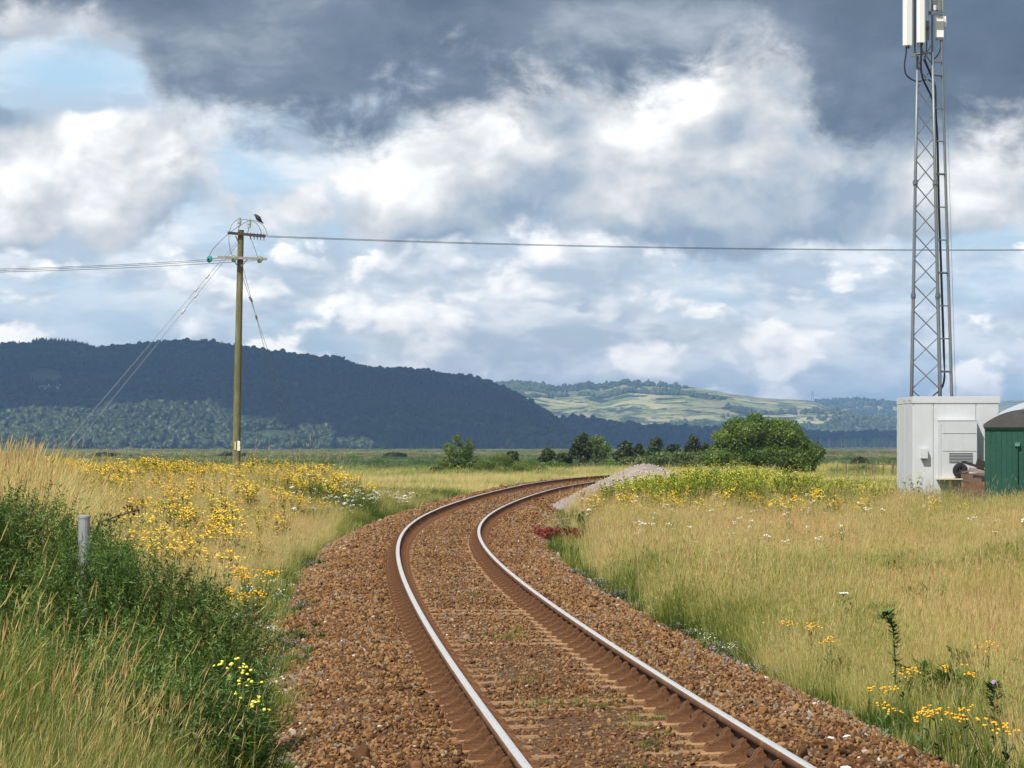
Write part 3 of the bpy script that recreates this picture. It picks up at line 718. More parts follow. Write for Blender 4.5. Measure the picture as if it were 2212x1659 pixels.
DR = lambda x, y, d: d_right(x, y, d) * mound_gap(x, y) * np.where(d < 2.45 + 1.05 * np.exp(-((y - 88) / 22) ** 2) + .2 * fbm(x, y, .5, 2, 12), .03, 1)
grass_area('meadow_grass', 36000, .5, 10, 18, 48, tuft_mid + tuft_dry, tint_right, DR, (.55, 1.0))
grass_area('meadow_grass', 64000, .5, 21.5, 46, 128, tuft_dry + tuft_mid, tint_right, DR, (.6, 1.05))
grass_area('meadow_grass', 2600, .5, 19, 22, 125, stalks, lambda x, y, d: tint_right(x, y, d) + .06, lambda x, y, d: DR(x, y, d) * (.25 + .75 * sstep(-.1, .5, fbm(x, y, .35, 2, 71))), (.65, .95))
grass_area('bank_grass', 17000, -10, 0, 24, 52, tuft_mid + tuft_dry[:3], tint_left, d_left, (.6, 1.0))
grass_area('bank_grass', 59000, -21.5, -1, 50, 128, tuft_dry + tuft_mid, tint_left, d_left, (.5, .88))
grass_area('bank_grass', 1900, -19, -1, 30, 120, stalks, lambda x, y, d: tint_left(x, y, d) + .04, lambda x, y, d: d_left(x, y, d) * np.clip(sstep(3, 5.5, -d) + .15, 0, 1), (.7, 1.0))
# short green fringe where the verge meets the ballast
fr = lambda x, y, d: np.where(np.abs(d) < 3.2, 1, 0) * (.15 + .85 * sstep(-.3, .4, fbm(x, y, .55, 3, 61))) * patch_gap(x, y)
grass_area('verge_grass', 52000, -7, 6, 20, 125, tuft_low, lambda x, y, d: .12 + .16 * fbm(x, y, .6, 2, 62) + .25 * (rng.random(len(x)) < .2), fr, (.8, 1.8), dmin=2.2)
x, y = rand_in(9000, -6, 2, 18, 70); d = track_d(x, y); k = (d < -1.75) & (d > -2.7) & (rng.random(9000) < sstep(.05, .5, fbm(x, y, .45, 3, 63)) * sstep(1.6, 2.6, -d)); x, y, d = x[k], y[k], d[k]; n = len(x)
zl = np.maximum(ground_h(x, y), np.interp(d, [p_[0] for p_ in prof], [p_[1] for p_ in prof]) + np.interp(y - 14, S, CANT) * 1.6)
scatter('verge_weeds', np.stack([x, y, zl], 1), rots(n, 3), rng.uniform(.4, .9, n), rng.integers(0, 3, n), tuft_low, np.clip(rng.normal(.16, .10, n), 0, 1))
VERGE_LEFT = np.stack([x, y, zl], 1)[rng.random(n) < .45]
# tall seeding grass in the near left corner and along the left edge of the frame
x, y = rand_in(560, -3.6, -1.35, 15.5, 20.5); k = (x < -1.62 - .10 * (20.5 - y)) & (rng.random(560) < .75); x, y = x[k], y[k]; n = len(x)
hgt = np.interp(x, [-3.4, -2.6, -2.1, -1.6], [1.02, .78, .52, .30])
scatter('tall_grass', np.stack([x, y, ground_h(x, y) - .03], 1), rots(n, .5), hgt * rng.uniform(.75, 1.1, n), rng.integers(0, 4, n), tuft_tall, np.clip(.32 + .26 * fbm(x, y, 1.4, 2, 81) + rng.normal(0, .07, n), 0, 1))
x, y = rand_in(95, -3.5, -1.5, 16.0, 21.5); n = len(x)
scatter('tall_grass', np.stack([x, y, ground_h(x, y) - .03], 1), rots(n, .4), np.interp(x, [-3.2, -2.4, -1.6], [1.12, .95, .72]) * rng.uniform(.8, 1.15, n), rng.integers(0, 4, n), stalks, np.clip(rng.normal(.66, .08, n), 0, 1))
x, y = rand_in(5200, -7.4, -3.8, 30, 46); k = (x < -y * .1335) & (x > -y * .1455 - .5); x, y = x[k], y[k]; n = len(x)
scatter('tall_grass', np.stack([x, y, ground_h(x, y) - .03], 1), rots(n, .5), rng.uniform(.95, 1.45, n), rng.integers(0, 4, n), tuft_tall, np.clip(rng.normal(.66, .07, n), 0, 1))
# the rough ground between the line and the marsh, coarser tufts
def tint_far(x, y, d): return .52 + .30 * fbm(x, y, .08, 3, 91) + .1 * fbm(x, y, .3, 2, 92) + .06 * rng.normal(size=len(x)) - .35 * sstep(300, 400, y)
grass_area('rough_pasture', 30000, -26, 34, 118, 250, far_tuft, tint_far, lambda x, y, d: mound_gap(x, y) * np.where((y > 212) & (np.abs(x - 14) < 5), .9, 1), (.55, .95), dmin=3.3)
grass_area('rough_pasture', 16000, -50, 60, 245, 420, far_tuft, tint_far, None, (.8, 1.3), dmin=3.5)
# low rough growth on the saltings, so the far level has a broken skyline
n = 5200; y = np.exp(rng.uniform(np.log(430), np.log(3300), n)); x = y * rng.uniform(-.16, .16, n)
scatter('saltmarsh_grass', np.stack([x, y, ground_h(x, y) - .1], 1), rots(n, 3), np.stack([y / 300, y / 300, rng.uniform(.7, 1.5, n)], 1), rng.integers(0, 3, n), far_tuft, np.clip(.20 + .24 * fbm(x, y, .008, 3, 93) - .12 * sstep(900, 700, y), 0, 1))

# ------------------------------------------------------------------ massed flowers
M_yel = mat('yellow_petal', (.80, .50, .012), .6, 0, .12, 8); M_ora = mat('ragwort_petal', (.78, .40, .010), .6, 0, .15, 8)
M_whi = mat('white_petal', (.82, .82, .76), .6, 0, .06, 8); M_pur = mat('purple_petal', (.36, .22, .50), .6, 0, .12, 8)
M_ylg = mat('lemon_petal', (.80, .72, .08), .6, 0, .08, 8)
M_leaf = leafy('herb_leaf', [(0, (.030, .075, .012)), (.5, (.085, .15, .028)), (1, (.20, .24, .06))], .35, tip=.35, rnd=.35)
M_lime = leafy('mustard_leaf', [(0, (.070, .13, .012)), (.5, (.15, .22, .02)), (1, (.30, .33, .03))], .35, tip=.35, rnd=.3)
def herb(name, mats, h, nst, nhead, hr, spread, seed, leaves=10, leaf=.05, lean=.12, dome=.4, flat=False, lw=.35):
    """a flowering herb: stems, leaves, flower heads (material 0 green, 1 petals)"""
    r = np.random.default_rng(seed); V = []; F = []; T = []; MI = []
    def tri(a, b, c, t, m):
        o = len(V); V.extend([tuple(a), tuple(b), tuple(c)]); T.extend(t); F.append((o, o + 1, o + 2)); MI.append(m)
    for k in range(nst):
        a = r.uniform(0, 6.28); hh = h * r.uniform(.75, 1.08); b = np.array([.4 * spread * np.cos(a), .4 * spread * np.sin(a), 0]) * r.random()
        tip = b + np.array([spread * np.cos(a) * r.random() + lean * hh * r.uniform(.2, 1.2), spread * np.sin(a) * r.random(), hh])
        w = np.array([.006, 0, 0])
        tri(b - w, b + w, tip, (0, 0, .6), 0); w2 = np.array([0, .006, 0]); tri(b - w2, b + w2, tip, (0, 0, .6), 0)
        for l in range(leaves):
            q = b + (tip - b) * r.uniform(.05, .88); an = r.uniform(0, 6.28); L = leaf * r.uniform(.6, 1.5)
            dv = np.array([np.cos(an), np.sin(an), r.uniform(.1, .9)]); sd = np.array([-np.sin(an), np.cos(an), 0]) * L * lw
            m_ = q + dv * L * .55; tri(q, m_ + sd, q + dv * L, (.3, .5, .9), 0); tri(q, q + dv * L, m_ - sd, (.3, .9, .5), 0)
        for f in range(nhead):
            rr = spread * .55; q = tip + np.array([r.normal(0, rr * .45), r.normal(0, rr * .45), -abs(r.normal(0, h * dome * .25)) if not flat else r.normal(0, .008)])
            w = np.array([.003, 0, 0]); mid = b + (tip - b) * .8; tri(mid - w, mid + w, q, (.4, .4, .6), 0)
            s = hr * r.uniform(.7, 1.2); tl = np.array([r.normal(0, .3), r.normal(0, .3) - .25, 1]); tl /= np.linalg.norm(tl)
            e1 = np.cross(tl, [1, 0, 0]); e1 /= np.linalg.norm(e1); e2 = np.cross(tl, e1); top = q + tl * s * .45
            ring = [q + (e1 * np.cos(t) + e2 * np.sin(t)) * s for t in np.linspace(0, 6.283, 6)[:-1]]
            for i in range(5): tri(top, ring[i], ring[(i + 1) % 5], (.5, .5, .5), 1)
    return np_mesh(name, V, F, mats, {'t': T}, mi=MI)
wort = [herb('wort', [M_leaf, M_yel], .72, 6, 7, .018, .22, 400 + i, 9, .045) for i in range(5)]
carrot = [herb('carrot', [M_leaf, M_whi], .58, 3, 9, .015, .09, 420 + i, 6, .05, flat=True) for i in range(4)]
mustard = [herb('mustard', [M_lime, M_ylg], .95, 9, 4, .011, .26, 440 + i, 34, .052, lw=.28) for i in range(4)]
green_h = [herb('green_herb', [M_leaf, M_whi], .55, 8, 0, .01, .22, 460 + i, 24, .085) for i in range(4)]
sedum = [herb('stonecrop', [M_leaf, M_whi], .13, 7, 2, .0085, .10, 480 + i, 6, .025) for i in range(3)]
toad = [herb('toadflax', [M_leaf, M_pur], .09, 6, 3, .006, .10, 490 + i, 8, .025) for i in range(3)]
def flower_pts(n, x0, x1, y0, y1, dens, dmin=2.5):
    x, y = rand_in(n, x0, x1, y0, y1); d = track_d(x, y); k = (np.abs(d) > dmin) & in_view(x, y, 40) & (rng.random(n) < np.clip(dens(x, y, d), 0, 1)); return x[k], y[k]
def dens_wort(x, y, d):
    b = .5 * bump2(x, y, -5.4, 59, 1.4, 11) + .9 * bump2(x, y, -5.6, 98, 2.4, 11) + .75 * bump2(x, y, -10, 92, 5.5, 16) + .45 * bump2(x, y, -6.3, 70, 1.8, 14) + .25 * bump2(x, y, -4.6, 46, .8, 7) + .5 * bump2(x, y, -13, 100, 4, 10)
    return np.where(d < 0, b, 0) * (.15 + .85 * sstep(-.45, .35, fbm(x, y, .45, 3, 101)))
x, y = flower_pts(4000, -17, -2.5, 38, 112, dens_wort, 3.0); z = ground_h(x, y); n = len(x)
order = np.argsort(y); one = order[:300]; mass = order[300:]
for k in one:
    o = link('yellow_wildflower', wort[int(rng.integers(5))], None, (x[k], y[k], z[k] - .02)); s3 = rng.uniform(.8, 1.15); o.scale = (s3,) * 3
    o.rotation_euler = (rng.normal(0, .08), rng.normal(0, .08), rng.uniform(0, 6.28))
    tag(o, 'slender yellow wildflower among dry grass on the left bank', 'wildflower', 'yellow wildflowers on the left bank')
scatter('yellow_wildflowers', np.stack([x, y, z - .02], 1)[mass], rots(len(mass), 3), rng.uniform(.8, 1.2, len(mass)), rng.integers(0, 5, len(mass)), wort)
x, y = flower_pts(2600, -7, 0, 80, 150, lambda x, y, d: np.where(d < 0, .9 * bump2(x, y, -4.2, 104, 1.3, 16), 0), 2.6)
scatter('white_wildflowers', np.stack([x, y, ground_h(x, y)], 1), rots(len(x), 3), rng.uniform(.6, 1.0, len(x)), rng.integers(0, 4, len(x)), carrot)
x, y = flower_pts(4200, 1.5, 12, 92, 116, lambda x, y, d: np.where((d > 2.6) & (x > .0239 * y + .06 * np.clip(y - 100, 0, 12) + .25 * fbm(x, y, .5, 2, 5)), 1.0 * bump2(x, y, 4.6, 106, 2.4, 6) + .95 * bump2(x, y, 7.6, 109, 2.2, 6) + .3 * bump2(x, y, 9.6, 112, 1.6, 5), 0), 2.8); n = len(x)
scatter('mustard_plants', np.stack([x, y, ground_h(x, y) - .02], 1), rots(n, 3), rng.uniform(.5, 1.2, n) * (1 + .25 * fbm(x, y, .5, 2, 17)), rng.integers(0, 4, n), mustard)
x, y = flower_pts(900, 2.2, 11, 80, 112, lambda x, y, d: .30 * bump2(x, y, 5.5, 98, 3.5, 8) + .04, 2.8)
scatter('yellow_wildflowers', np.stack([x, y, ground_h(x, y)], 1), rots(len(x), 3), rng.uniform(.8, 1.25, len(x)), rng.integers(0, 5, len(x)), wort)
x, y = flower_pts(500, 1.8, 15, 60, 112, lambda x, y, d: .22 + .3 * bump2(x, y, 5, 95, 3, 8), 2.9)
scatter('white_wildflowers', np.stack([x, y, ground_h(x, y) + .08], 1), rots(len(x), 3), rng.uniform(.8, 1.1, len(x)), rng.integers(0, 4, len(x)), carrot)
x, y = flower_pts(4200, -19, 19, 24, 126, lambda x, y, d: .26 * sstep(.0, .6, fbm(x, y, .4, 3, 111)) + .25 * bump2(x, y, -4.2, 104, 1.4, 9), 2.6)
scatter('green_herbs', np.stack([x, y, ground_h(x, y)], 1), rots(len(x), 3), rng.uniform(.6, 1.1, len(x)), rng.integers(0, 4, len(x)), green_h)
x, y = flower_pts(5000, -5, 3, 26, 60, lambda x, y, d: np.where((d < -2.2) & (d > -3.3), .9, .0) * sstep(-.3, .4, fbm(x, y, .5, 2, 121)) + np.where((d > 2.2) & (d < 2.7) & (y > 36) & (y < 46), .5, 0), 2.2)
scatter('white_stonecrop', np.stack([x, y, ground_h(x, y) + .02], 1), rots(len(x), 3), rng.uniform(.8, 1.3, len(x)), rng.integers(0, 3, len(x)), sedum)
x, y = flower_pts(1600, 0, 4, 22, 60, lambda x, y, d: np.where((d > 1.9) & (d < 2.4), 1, 0) * sstep(.25, .6, fbm(x, y, .45, 2, 131)), 1.9)
scatter('purple_toadflax', np.stack([x, y, tr(0)[2] * 0 - .36 + 0 * x], 1), rots(len(x), 3), rng.uniform(.7, 1.1, len(x)), rng.integers(0, 3, len(x)), toad)
scatter('lilac_toadflax', VERGE_LEFT, rots(len(VERGE_LEFT), 3), rng.uniform(.8, 1.3, len(VERGE_LEFT)), rng.integers(0, 3, len(VERGE_LEFT)), toad)
# taller pale clumps and broad-leaved green patches that break up the right-hand field
cl = lambda x, y, d: DR(x, y, d) * sstep(.28, .62, fbm(x, y, .55, 3, 141)); grass_area('seeding_grass', 9000, 1, 19, 22, 112, stalks, lambda x, y, d: .80 + .08 * rng.normal(size=len(x)), cl, (.65, 1.0))
x, y = flower_pts(5200, 2, 19, 22, 112, lambda x, y, d: np.where(d > 3.0, 1, 0) * sstep(.34, .62, fbm(x, y, .42, 3, 151)), 2.9)
scatter('green_herbs', np.stack([x, y, ground_h(x, y)], 1), rots(len(x), 3), rng.uniform(.55, .9, len(x)), rng.integers(0, 4, len(x)), green_h)
# the low red weed on the bare stones and the weeds of the stony patch
M_red = leafy('red_weed', [(0, (.10, .015, .015)), (.6, (.20, .028, .028)), (1, (.30, .09, .05))], .25, tip=.2, rnd=.5)
redk = [herb('red_weed', [M_red, M_red], .12, 10, 0, .01, .18, 520 + i, 9, .035) for i in range(2)]
x = rng.normal(.9, .36, 130); y = 82 + rng.normal(0, 1.1, 130) - (x - .9) * 2.6
scatter('red_weed_patch', np.stack([x, y, ground_h(x, y) + .03], 1), rots(130, 3), rng.uniform(1.3, 2.2, 130), rng.integers(0, 2, 130), redk)
x, y = flower_pts(420, -.5, 3, 66, 118, lambda x, y, d: np.where((d > 2.3), .5 * bump2(x, y, 1.3, 95, 1.4, 16), 0), 2.2)
scatter('patch_weeds', np.stack([x, y, ground_h(x, y)], 1), rots(len(x), 3), rng.uniform(.25, .6, len(x)), rng.integers(0, 4, len(x)), green_h)
# weeds between the rails
x, y, zz, kk_ = [], [], [], []
for s, d, r_, nn in ((12.3, .25, .30, 26), (21.8, .05, .25, 24), (23, .22, .2, 16), (7.0, .05, .22, 10), (9.0, .2, .16, 10), (12.8, -.2, .25, 14), (10.4, .35, .18, 10), (5.2, -.25, .25, 18), (4.3, .55, .3, 16), (11.0, .62, .22, 16), (15.5, -.1, .3, 12), (31, .2, .3, 10)):
    for _ in range(nn):
        q = tr(s + rng.normal(0, r_ * 1.6), d + rng.normal(0, r_ * .5), -.2); x.append(q)
x = np.array(x); n = len(x)
scatter('track_weeds', x, rots(n, 3), rng.uniform(.2, .5, n), rng.integers(0, 3, n), tuft_low, np.clip(rng.normal(.22, .12, n), 0, 1))

# ------------------------------------------------------------------ bushes and trees
def leaf_mesh(name, m, cent, nrm, size, seed, asp=.55, rv=None):
    """one small folded leaf clump for every centre; 'rv' varies colour from clump to clump"""
    r = np.random.default_rng(seed); n = len(cent)
    a = r.normal(size=(n, 3)); nr = nrm + .5 * r.normal(size=(n, 3)); nr /= np.linalg.norm(nr, axis=1, keepdims=True)
    e1 = np.cross(nr, a); e1 /= np.linalg.norm(e1, axis=1, keepdims=True); e2 = np.cross(nr, e1)
    s = (size * r.uniform(.6, 1.35, n))[:, None]
    v = np.stack([cent - e1 * s, cent + e2 * s * asp + nr * s * .15, cent + e1 * s, cent - e2 * s * asp + nr * s * .15], 1).reshape(-1, 3)
    f = (np.arange(n)[:, None] * 4 + np.array([0, 1, 2, 3])).reshape(-1, 4)
    t = np.repeat(rv if rv is not None else r.random(n), 4)
    return np_mesh(name, v, f, m, {'rv': t, 't': np.tile([.2, .5, .9, .5], n)})
def lobes_points(lobes, n, r, depth=.45):
    """points through the outer part of a set of ellipsoid lobes, with gaps"""
    w = np.array([l[3] * l[4] + l[4] * l[5] + l[3] * l[5] for l in lobes]); k = r.choice(len(lobes), n, p=w / w.sum())
    d = r.normal(size=(n, 3)); d /= np.linalg.norm(d, axis=1, keepdims=True)
    L = np.array(lobes)[k]; rad = 1 - depth * r.random(n) ** 1.6 + .10 * r.normal(size=n)
    p = L[:, :3] + d * L[:, 3:6] * rad[:, None]
    return p, d, k
def tree(name, label, loc, lobes, leafm, n, size, trunk=(.12, 1.2), seed=0, group=None, cat='tree', asp=.55, depth=.5, limbs=6, trunkm=None, bark=None):
    r = np.random.default_rng(seed); th_ = thing(name, label, cat, loc, group)
    sub = []
    for (cx, cy, cz, rx, ry, rz) in lobes:              # break each lobe into smaller clumps so that the outline is uneven
        sub.append((cx, cy, cz, rx * .8, ry * .8, rz * .8))
        for _ in range(9):
            d = r.normal(size=3); d /= np.linalg.norm(d); q = r.uniform(.22, .42)
            sub.append((cx + d[0] * rx * .72, cy + d[1] * ry * .72, max(cz + d[2] * rz * .75, .1), rx * q, ry * q, rz * q))
    p, d, k = lobes_points(sub, n, r, depth)
    ok = p[:, 2] > .02; p, d, k = p[ok], d[ok], k[ok]
    clump = r.random(len(sub))[k] * .6 + r.random(len(p)) * .4
    link('crown', leaf_mesh('crown', leafm, p, d, size, seed + 1, asp, clump), th_)
    mb = MB(); tr_, th2 = trunk; top = Vector((r.normal(0, .05), r.normal(0, .05), th2))
    mb.tube([(0, 0, -.15), (0, 0, th2 * .5), top], [tr_ * 1.2, tr_, tr_ * .8], 7)
    for i in range(limbs):
        l = lobes[i % len(lobes)]; e = Vector((l[0] + r.normal(0, l[3] * .35), l[1] + r.normal(0, l[4] * .35), l[2] + r.uniform(-.1, .5) * l[5])); b = Vector((0, 0, th2 * r.uniform(.4, .95)))
        mb.tube([b, b.lerp(e, .5) + Vector((0, 0, -.08 * th2)), e], [tr_ * .6, tr_ * .4, tr_ * .12], 5)
    mb.build('trunk', bark or M_bark, th_, origin=(0, 0, 0))
    return th_
M_bark = mat('bark', (.10, .078, .055), .95, 0, .3, 4, .6, 20)
M_willow = leafy('willow_leaf', [(0, (.05, .095, .012)), (.45, (.115, .185, .026)), (.8, (.20, .27, .045)), (1, (.26, .33, .06))], .45, 'rv', tip=.12, rnd=0)
M_thorn = leafy('hawthorn_leaf', [(0, (.020, .034, .010)), (.5, (.046, .070, .018)), (1, (.095, .115, .028))], .3, 'rv', tip=.1, rnd=0)
M_sall = leafy('sallow_leaf', [(0, (.06, .11, .014)), (.5, (.13, .20, .030)), (1, (.25, .31, .06))], .45, 'rv', tip=.1, rnd=0)
M_grayleaf = leafy('grey_sallow_leaf', [(0, (.07, .105, .03)), (.5, (.13, .175, .055)), (1, (.21, .25, .10))], .4, 'rv', tip=.1, rnd=0)
gz = lambda x, y: float(ground_h(np.array([x]), np.array([y]))[0])
# the large rounded willow
x0, y0 = 19.7, 276; z0 = gz(x0, y0)
lob = [(-1.2, 0, 2.4, 3.0, 2.8, 1.9), (1.4, .3, 2.3, 2.6, 2.6, 1.9), (-.2, -.4, 3.3, 1.9, 2.0, 1.35), (3.3, .1, 1.5, 1.7, 2.0, 1.5), (-3.2, -.4, 1.3, 1.7, 1.8, 1.3), (.4, -1.6, 1.2, 3.0, 1.5, 1.2), (2.6, -1.2, 1.0, 1.8, 1.3, 1.0), (-2.2, -1.3, .9, 1.9, 1.3, .9)]
tree('willow_bush', 'largest rounded green willow bush beyond the gravel heap', (x0, y0, z0), lob, M_willow, 52000, .095, (.16, 1.3), 601, None, 'bush', .6, .30)
lob = [(0, 0, .9, 3.0, 1.6, 1.0), (-2.6, .2, .7, 1.8, 1.3, .85), (2.2, 0, 1.05, 1.8, 1.4, 1.1)]
tree('sallow_bush', 'low grey-green sallow scrub at the left foot of the large willow', (13.0, 283, gz(13, 283)), lob, M_grayleaf, 9000, .11, (.07, .5), 602, None, 'bush', .45)
# the airy young tree on the left and the rushy bush next to it
x0, y0 = -4.5, 300; z0 = gz(x0, y0)
lob = [(.2, 0, 1.9, 1.2, 1.0, 1.0), (-.8, 0, 2.1, .75, .8, .9), (.95, .1, 2.5, .55, .55, 1.0), (-.2, 0, 2.95, .45, .45, .65), (-1.2, 0, 1.1, .95, .9, .75), (1.2, 0, 1.1, .95, .9, .85), (0, 0, .7, 1.7, 1.1, .6)]
tree('sallow_tree', 'airy bright green young tree standing left of the curving rails', (x0, y0, z0), lob, M_sall, 6500, .095, (.06, 1.6), 603, None, 'tree', .4, .8, 9)
lob = [(-.6, 0, .8, 2.0, 1.2, 1.05), (1.4, 0, .6, 1.7, 1.0, .85), (-1.9, 0, .6, 1.0, .9, .8)]
tree('rush_clump_bush', 'low bright green bush between the airy tree and the dark hawthorns', (-.2, 272, gz(-.2, 272)), lob, M_sall, 8000, .09, (.05, .4), 604, None, 'bush', .22)
tree('thorn_bush', 'small dark bush hugging the foot of the airy young tree', (-6.2, 292, gz(-6.2, 292)), [(0, 0, .4, .7, .6, .5)], M_thorn, 1800, .09, (.04, .3), 605, None, 'bush')
# the wind-cut hawthorns in a row behind the bend
row = [(1255, 3.3, 1.35, 'dark hawthorn with a tall leaning trunk at the left end of the row', .0), (1288, 3.25, 1.75, 'broad mid-green hawthorn with a wide crown in the row', .5), (1345, 2.5, 1.1, 'open dark hawthorn with its bare trunk showing, right of the broad one', 0), (1378, 2.2, .9, 'short ragged dark hawthorn in the middle of the row', 0),
       (1412, 2.7, 1.3, 'dark hawthorn with a pointed top in the middle of the row', .1), (1448, 2.2, 1.3, 'low wide hawthorn between two taller ones', .2), (1496, 2.75, 1.1, 'dark upright hawthorn just left of the large willow', 0), (1524, 2.3, .8, 'small dark hawthorn half hidden by the large willow', 0),
       (1180, 2.0, 1.0, 'small dark hawthorn by the lower hill end, left of the row', .1), (1103, 1.75, .9, 'rounded dark hawthorn top showing above the low green bush', .1), (1212, 1.6, 1.2, 'low scrubby hawthorn at the foot of the row', .1)]
for i, (u, h, w, lb, lite) in enumerate(row):
    r = np.random.default_rng(700 + i); d = 345 + r.uniform(-14, 14); x0 = (u - 1106) / F2212 * d; z0 = gz(x0, d); h = h * 1.12 + .35
    lob = [(0.15 * w, 0, h * .68, w * .85, w * .8, h * .30), (-.35 * w, .1, h * .50, w * .55, w * .6, h * .25), (.5 * w, 0, h * .52, w * .55, w * .5, h * .24), (.1 * w, 0, h * .86, w * .42, w * .4, h * .15), (.2 * w, .2, h * .22, w * (.95 if i % 3 else .5), w * .6, h * .24)]
    tree('hawthorn_tree', lb, (x0, d, z0), lob, M_thorn if lite < .4 else M_willow, 3600, .10, (.10, h * .55), 720 + i, 'hawthorns behind the bend', 'tree', .6, .7, 5)
for i, (u, w, h, lb) in enumerate(((1200, 2.0, .9, 'low green scrub at the left end of the hawthorn row'), (1268, 2.4, .75, 'low green scrub under the broad hawthorn'), (1330, 2.2, .85, 'low green scrub in front of the open dark hawthorn'), (1400, 2.6, 1.0, 'low green scrub in front of the pointed hawthorn'), (1470, 2.6, 1.2, 'low green scrub joining the hawthorns to the large willow'))):
    d = 322 + i * 2; x0 = (u - 1106) / F2212 * d
    tree('scrub_bush', lb, (x0, d, gz(x0, d)), [(0, 0, h * .7, w, 1.2, h * .75), (-w * .7, 0, h * .5, w * .6, 1, h * .55), (w * .7, .2, h * .6, w * .6, 1, h * .6)], M_grayleaf if i % 2 else M_willow, 3200, .10, (.05, .4), 760 + i, 'low scrub along the hawthorn row', 'bush', .5, .4)
d = 420; tree('thorn_bush', 'lone dark round bush on the level left of the white cabin', ((1854 - 1106) / F2212 * d, d, -1.15), [(0, 0, .9, 1.15, 1, .85), (.7, 0, .7, .7, .7, .6)], M_thorn, 2200, .12, (.06, .6), 740, None, 'bush')
for (u, d, w, lb) in ((850, 960, 3.2, 'small dark bush far out on the marsh, left of the airy tree'), (220, 1000, 3.4, 'dark low bush on the marsh behind the stay wire'), (500, 1010, 4.0, 'dark low bush on the marsh behind the wooden pole')):
    tree('marsh_bush', lb, ((u - 1106) / F2212 * d, d, -1.25), [(0, 0, .5, w, 1.5, .8), (w * .7, 0, .4, w * .6, 1.2, .6)], M_thorn, 1200, .3, (.06, .4), 745 + int(u), 'bushes on the marsh', 'bush')

# gorse: masses of upright spiny shoots
M_gorse = leafy('gorse_spines', [(0, (.13, .085, .032)), (.10, (.036, .072, .015)), (.5, (.078, .150, .030)), (.85, (.17, .26, .058)), (1, (.27, .35, .085))], .35, 'rv', tip=.25, rnd=0)
def gorse(label, loc, lobes, nshoot, seed, L=.16, group='gorse bushes by the grey post'):
    r = np.random.default_rng(seed); t_ = thing('gorse_bush', label, 'bush', loc, group)
    sub = []
    for (cx, cy, cz, rx, ry, rz) in lobes:
        sub.append((cx, cy, cz, rx * .85, ry * .85, rz * .85))
        for _ in range(8):
            d = r.normal(size=3); d /= np.linalg.norm(d); q = r.uniform(.2, .4); sub.append((cx + d[0] * rx * .75, cy + d[1] * ry * .75, cz + d[2] * rz * .75, rx * q, ry * q, rz * q))
    p, d, k = lobes_points(sub, nshoot, r, .5); ok = p[:, 2] > 0; p, d, k = p[ok], d[ok], k[ok]; n = len(p)
    ax = d * .8 + np.array([.10, 0, .75]) + .25 * r.normal(size=(n, 3)); ax /= np.linalg.norm(ax, axis=1, keepdims=True)
    cl = r.random(len(sub))[k]; ln = L * r.uniform(.5, 1.3, n) * np.where(r.random(n) < .12, 1.7, 1); ns = 11
    V = np.zeros((n, ns, 3, 3)); 
    for j in range(ns):
        q = (j + .5) / ns; c = p + ax * (ln * q)[:, None]
        e = r.normal(size=(n, 3)) + ax * .9; e /= np.linalg.norm(e, axis=1, keepdims=True); s = (ln * .26 * (1.15 - .6 * q))[:, None]
        sd = np.cross(e, r.normal(size=(n, 3))); sd /= np.linalg.norm(sd, axis=1, keepdims=True)
        V[:, j, 0] = c - sd * .0045; V[:, j, 1] = c + sd * .0045; V[:, j, 2] = c + e * s
    dead = r.random(len(sub))[k] < .10
    rv = np.repeat(np.where((r.random(n) < .05) | (dead & (r.random(n) < .6)), .0, .12 + cl * .45 + .4 * r.random(n))[:, None], ns * 3, 1).ravel()
    tt = np.tile((np.arange(ns) / ns)[None, :, None], (n, 1, 3)).ravel()
    link('spiny_foliage', np_mesh('spiny_foliage', V.reshape(-1, 3), np.arange(n * ns * 3).reshape(-1, 3), M_gorse, {'rv': rv, 't': tt}), t_)
    mb = MB()
    for i in range(14):
        l = lobes[i % len(lobes)]; e = Vector((l[0] + r.normal(0, l[3] * .4), l[1] + r.normal(0, l[4] * .4), l[2] + r.uniform(-.2, .6) * l[5])); b = Vector((r.normal(0, .12), r.normal(0, .12), -.08))
        mb.tube([b, b.lerp(e, .5) + Vector((0, 0, .04)), e], [.022, .014, .005], 5)
    mb.build('branches', M_bark, t_, origin=(0, 0, 0))
    return t_
gorse('wide dark gorse bush spreading from the grey post towards the ballast', (-2.62, 24.4, gz(-2.62, 24.4)), [(0, 0, .75, .50, .5, .55), (.42, -.1, .60, .44, .45, .52), (-.35, .1, .85, .40, .45, .48), (.60, -.4, .28, .34, .4, .34), (.2, -.7, .35, .5, .45, .42)], 7500, 801, .19)
gorse('gorse bush at the left edge of the picture, behind the seeding grass', (-3.62, 26.2, gz(-3.62, 26.2)), [(0, 0, 1.0, .55, .55, .60), (-.5, .1, 1.0, .4, .45, .60), (.45, 0, .85, .4, .4, .5), (.1, -.3, .5, .6, .5, .5)], 7500, 802, .19)
gorse('tall thin gorse sprig rising behind the grey post', (-3.22, 27.2, gz(-3.22, 27.2)), [(-.02, 0, 1.12, .13, .13, .20), (.10, 0, .85, .14, .14, .22), (0, 0, .5, .22, .22, .35)], 800, 803)
gorse('low gorse growth below the post in the shade of the tall grass', (-2.25, 21.3, gz(-2.25, 21.3)), [(0, 0, .30, .5, .45, .42), (.40, 0, .25, .36, .4, .38), (-.45, 0, .5, .45, .4, .45)], 5200, 804, .18)
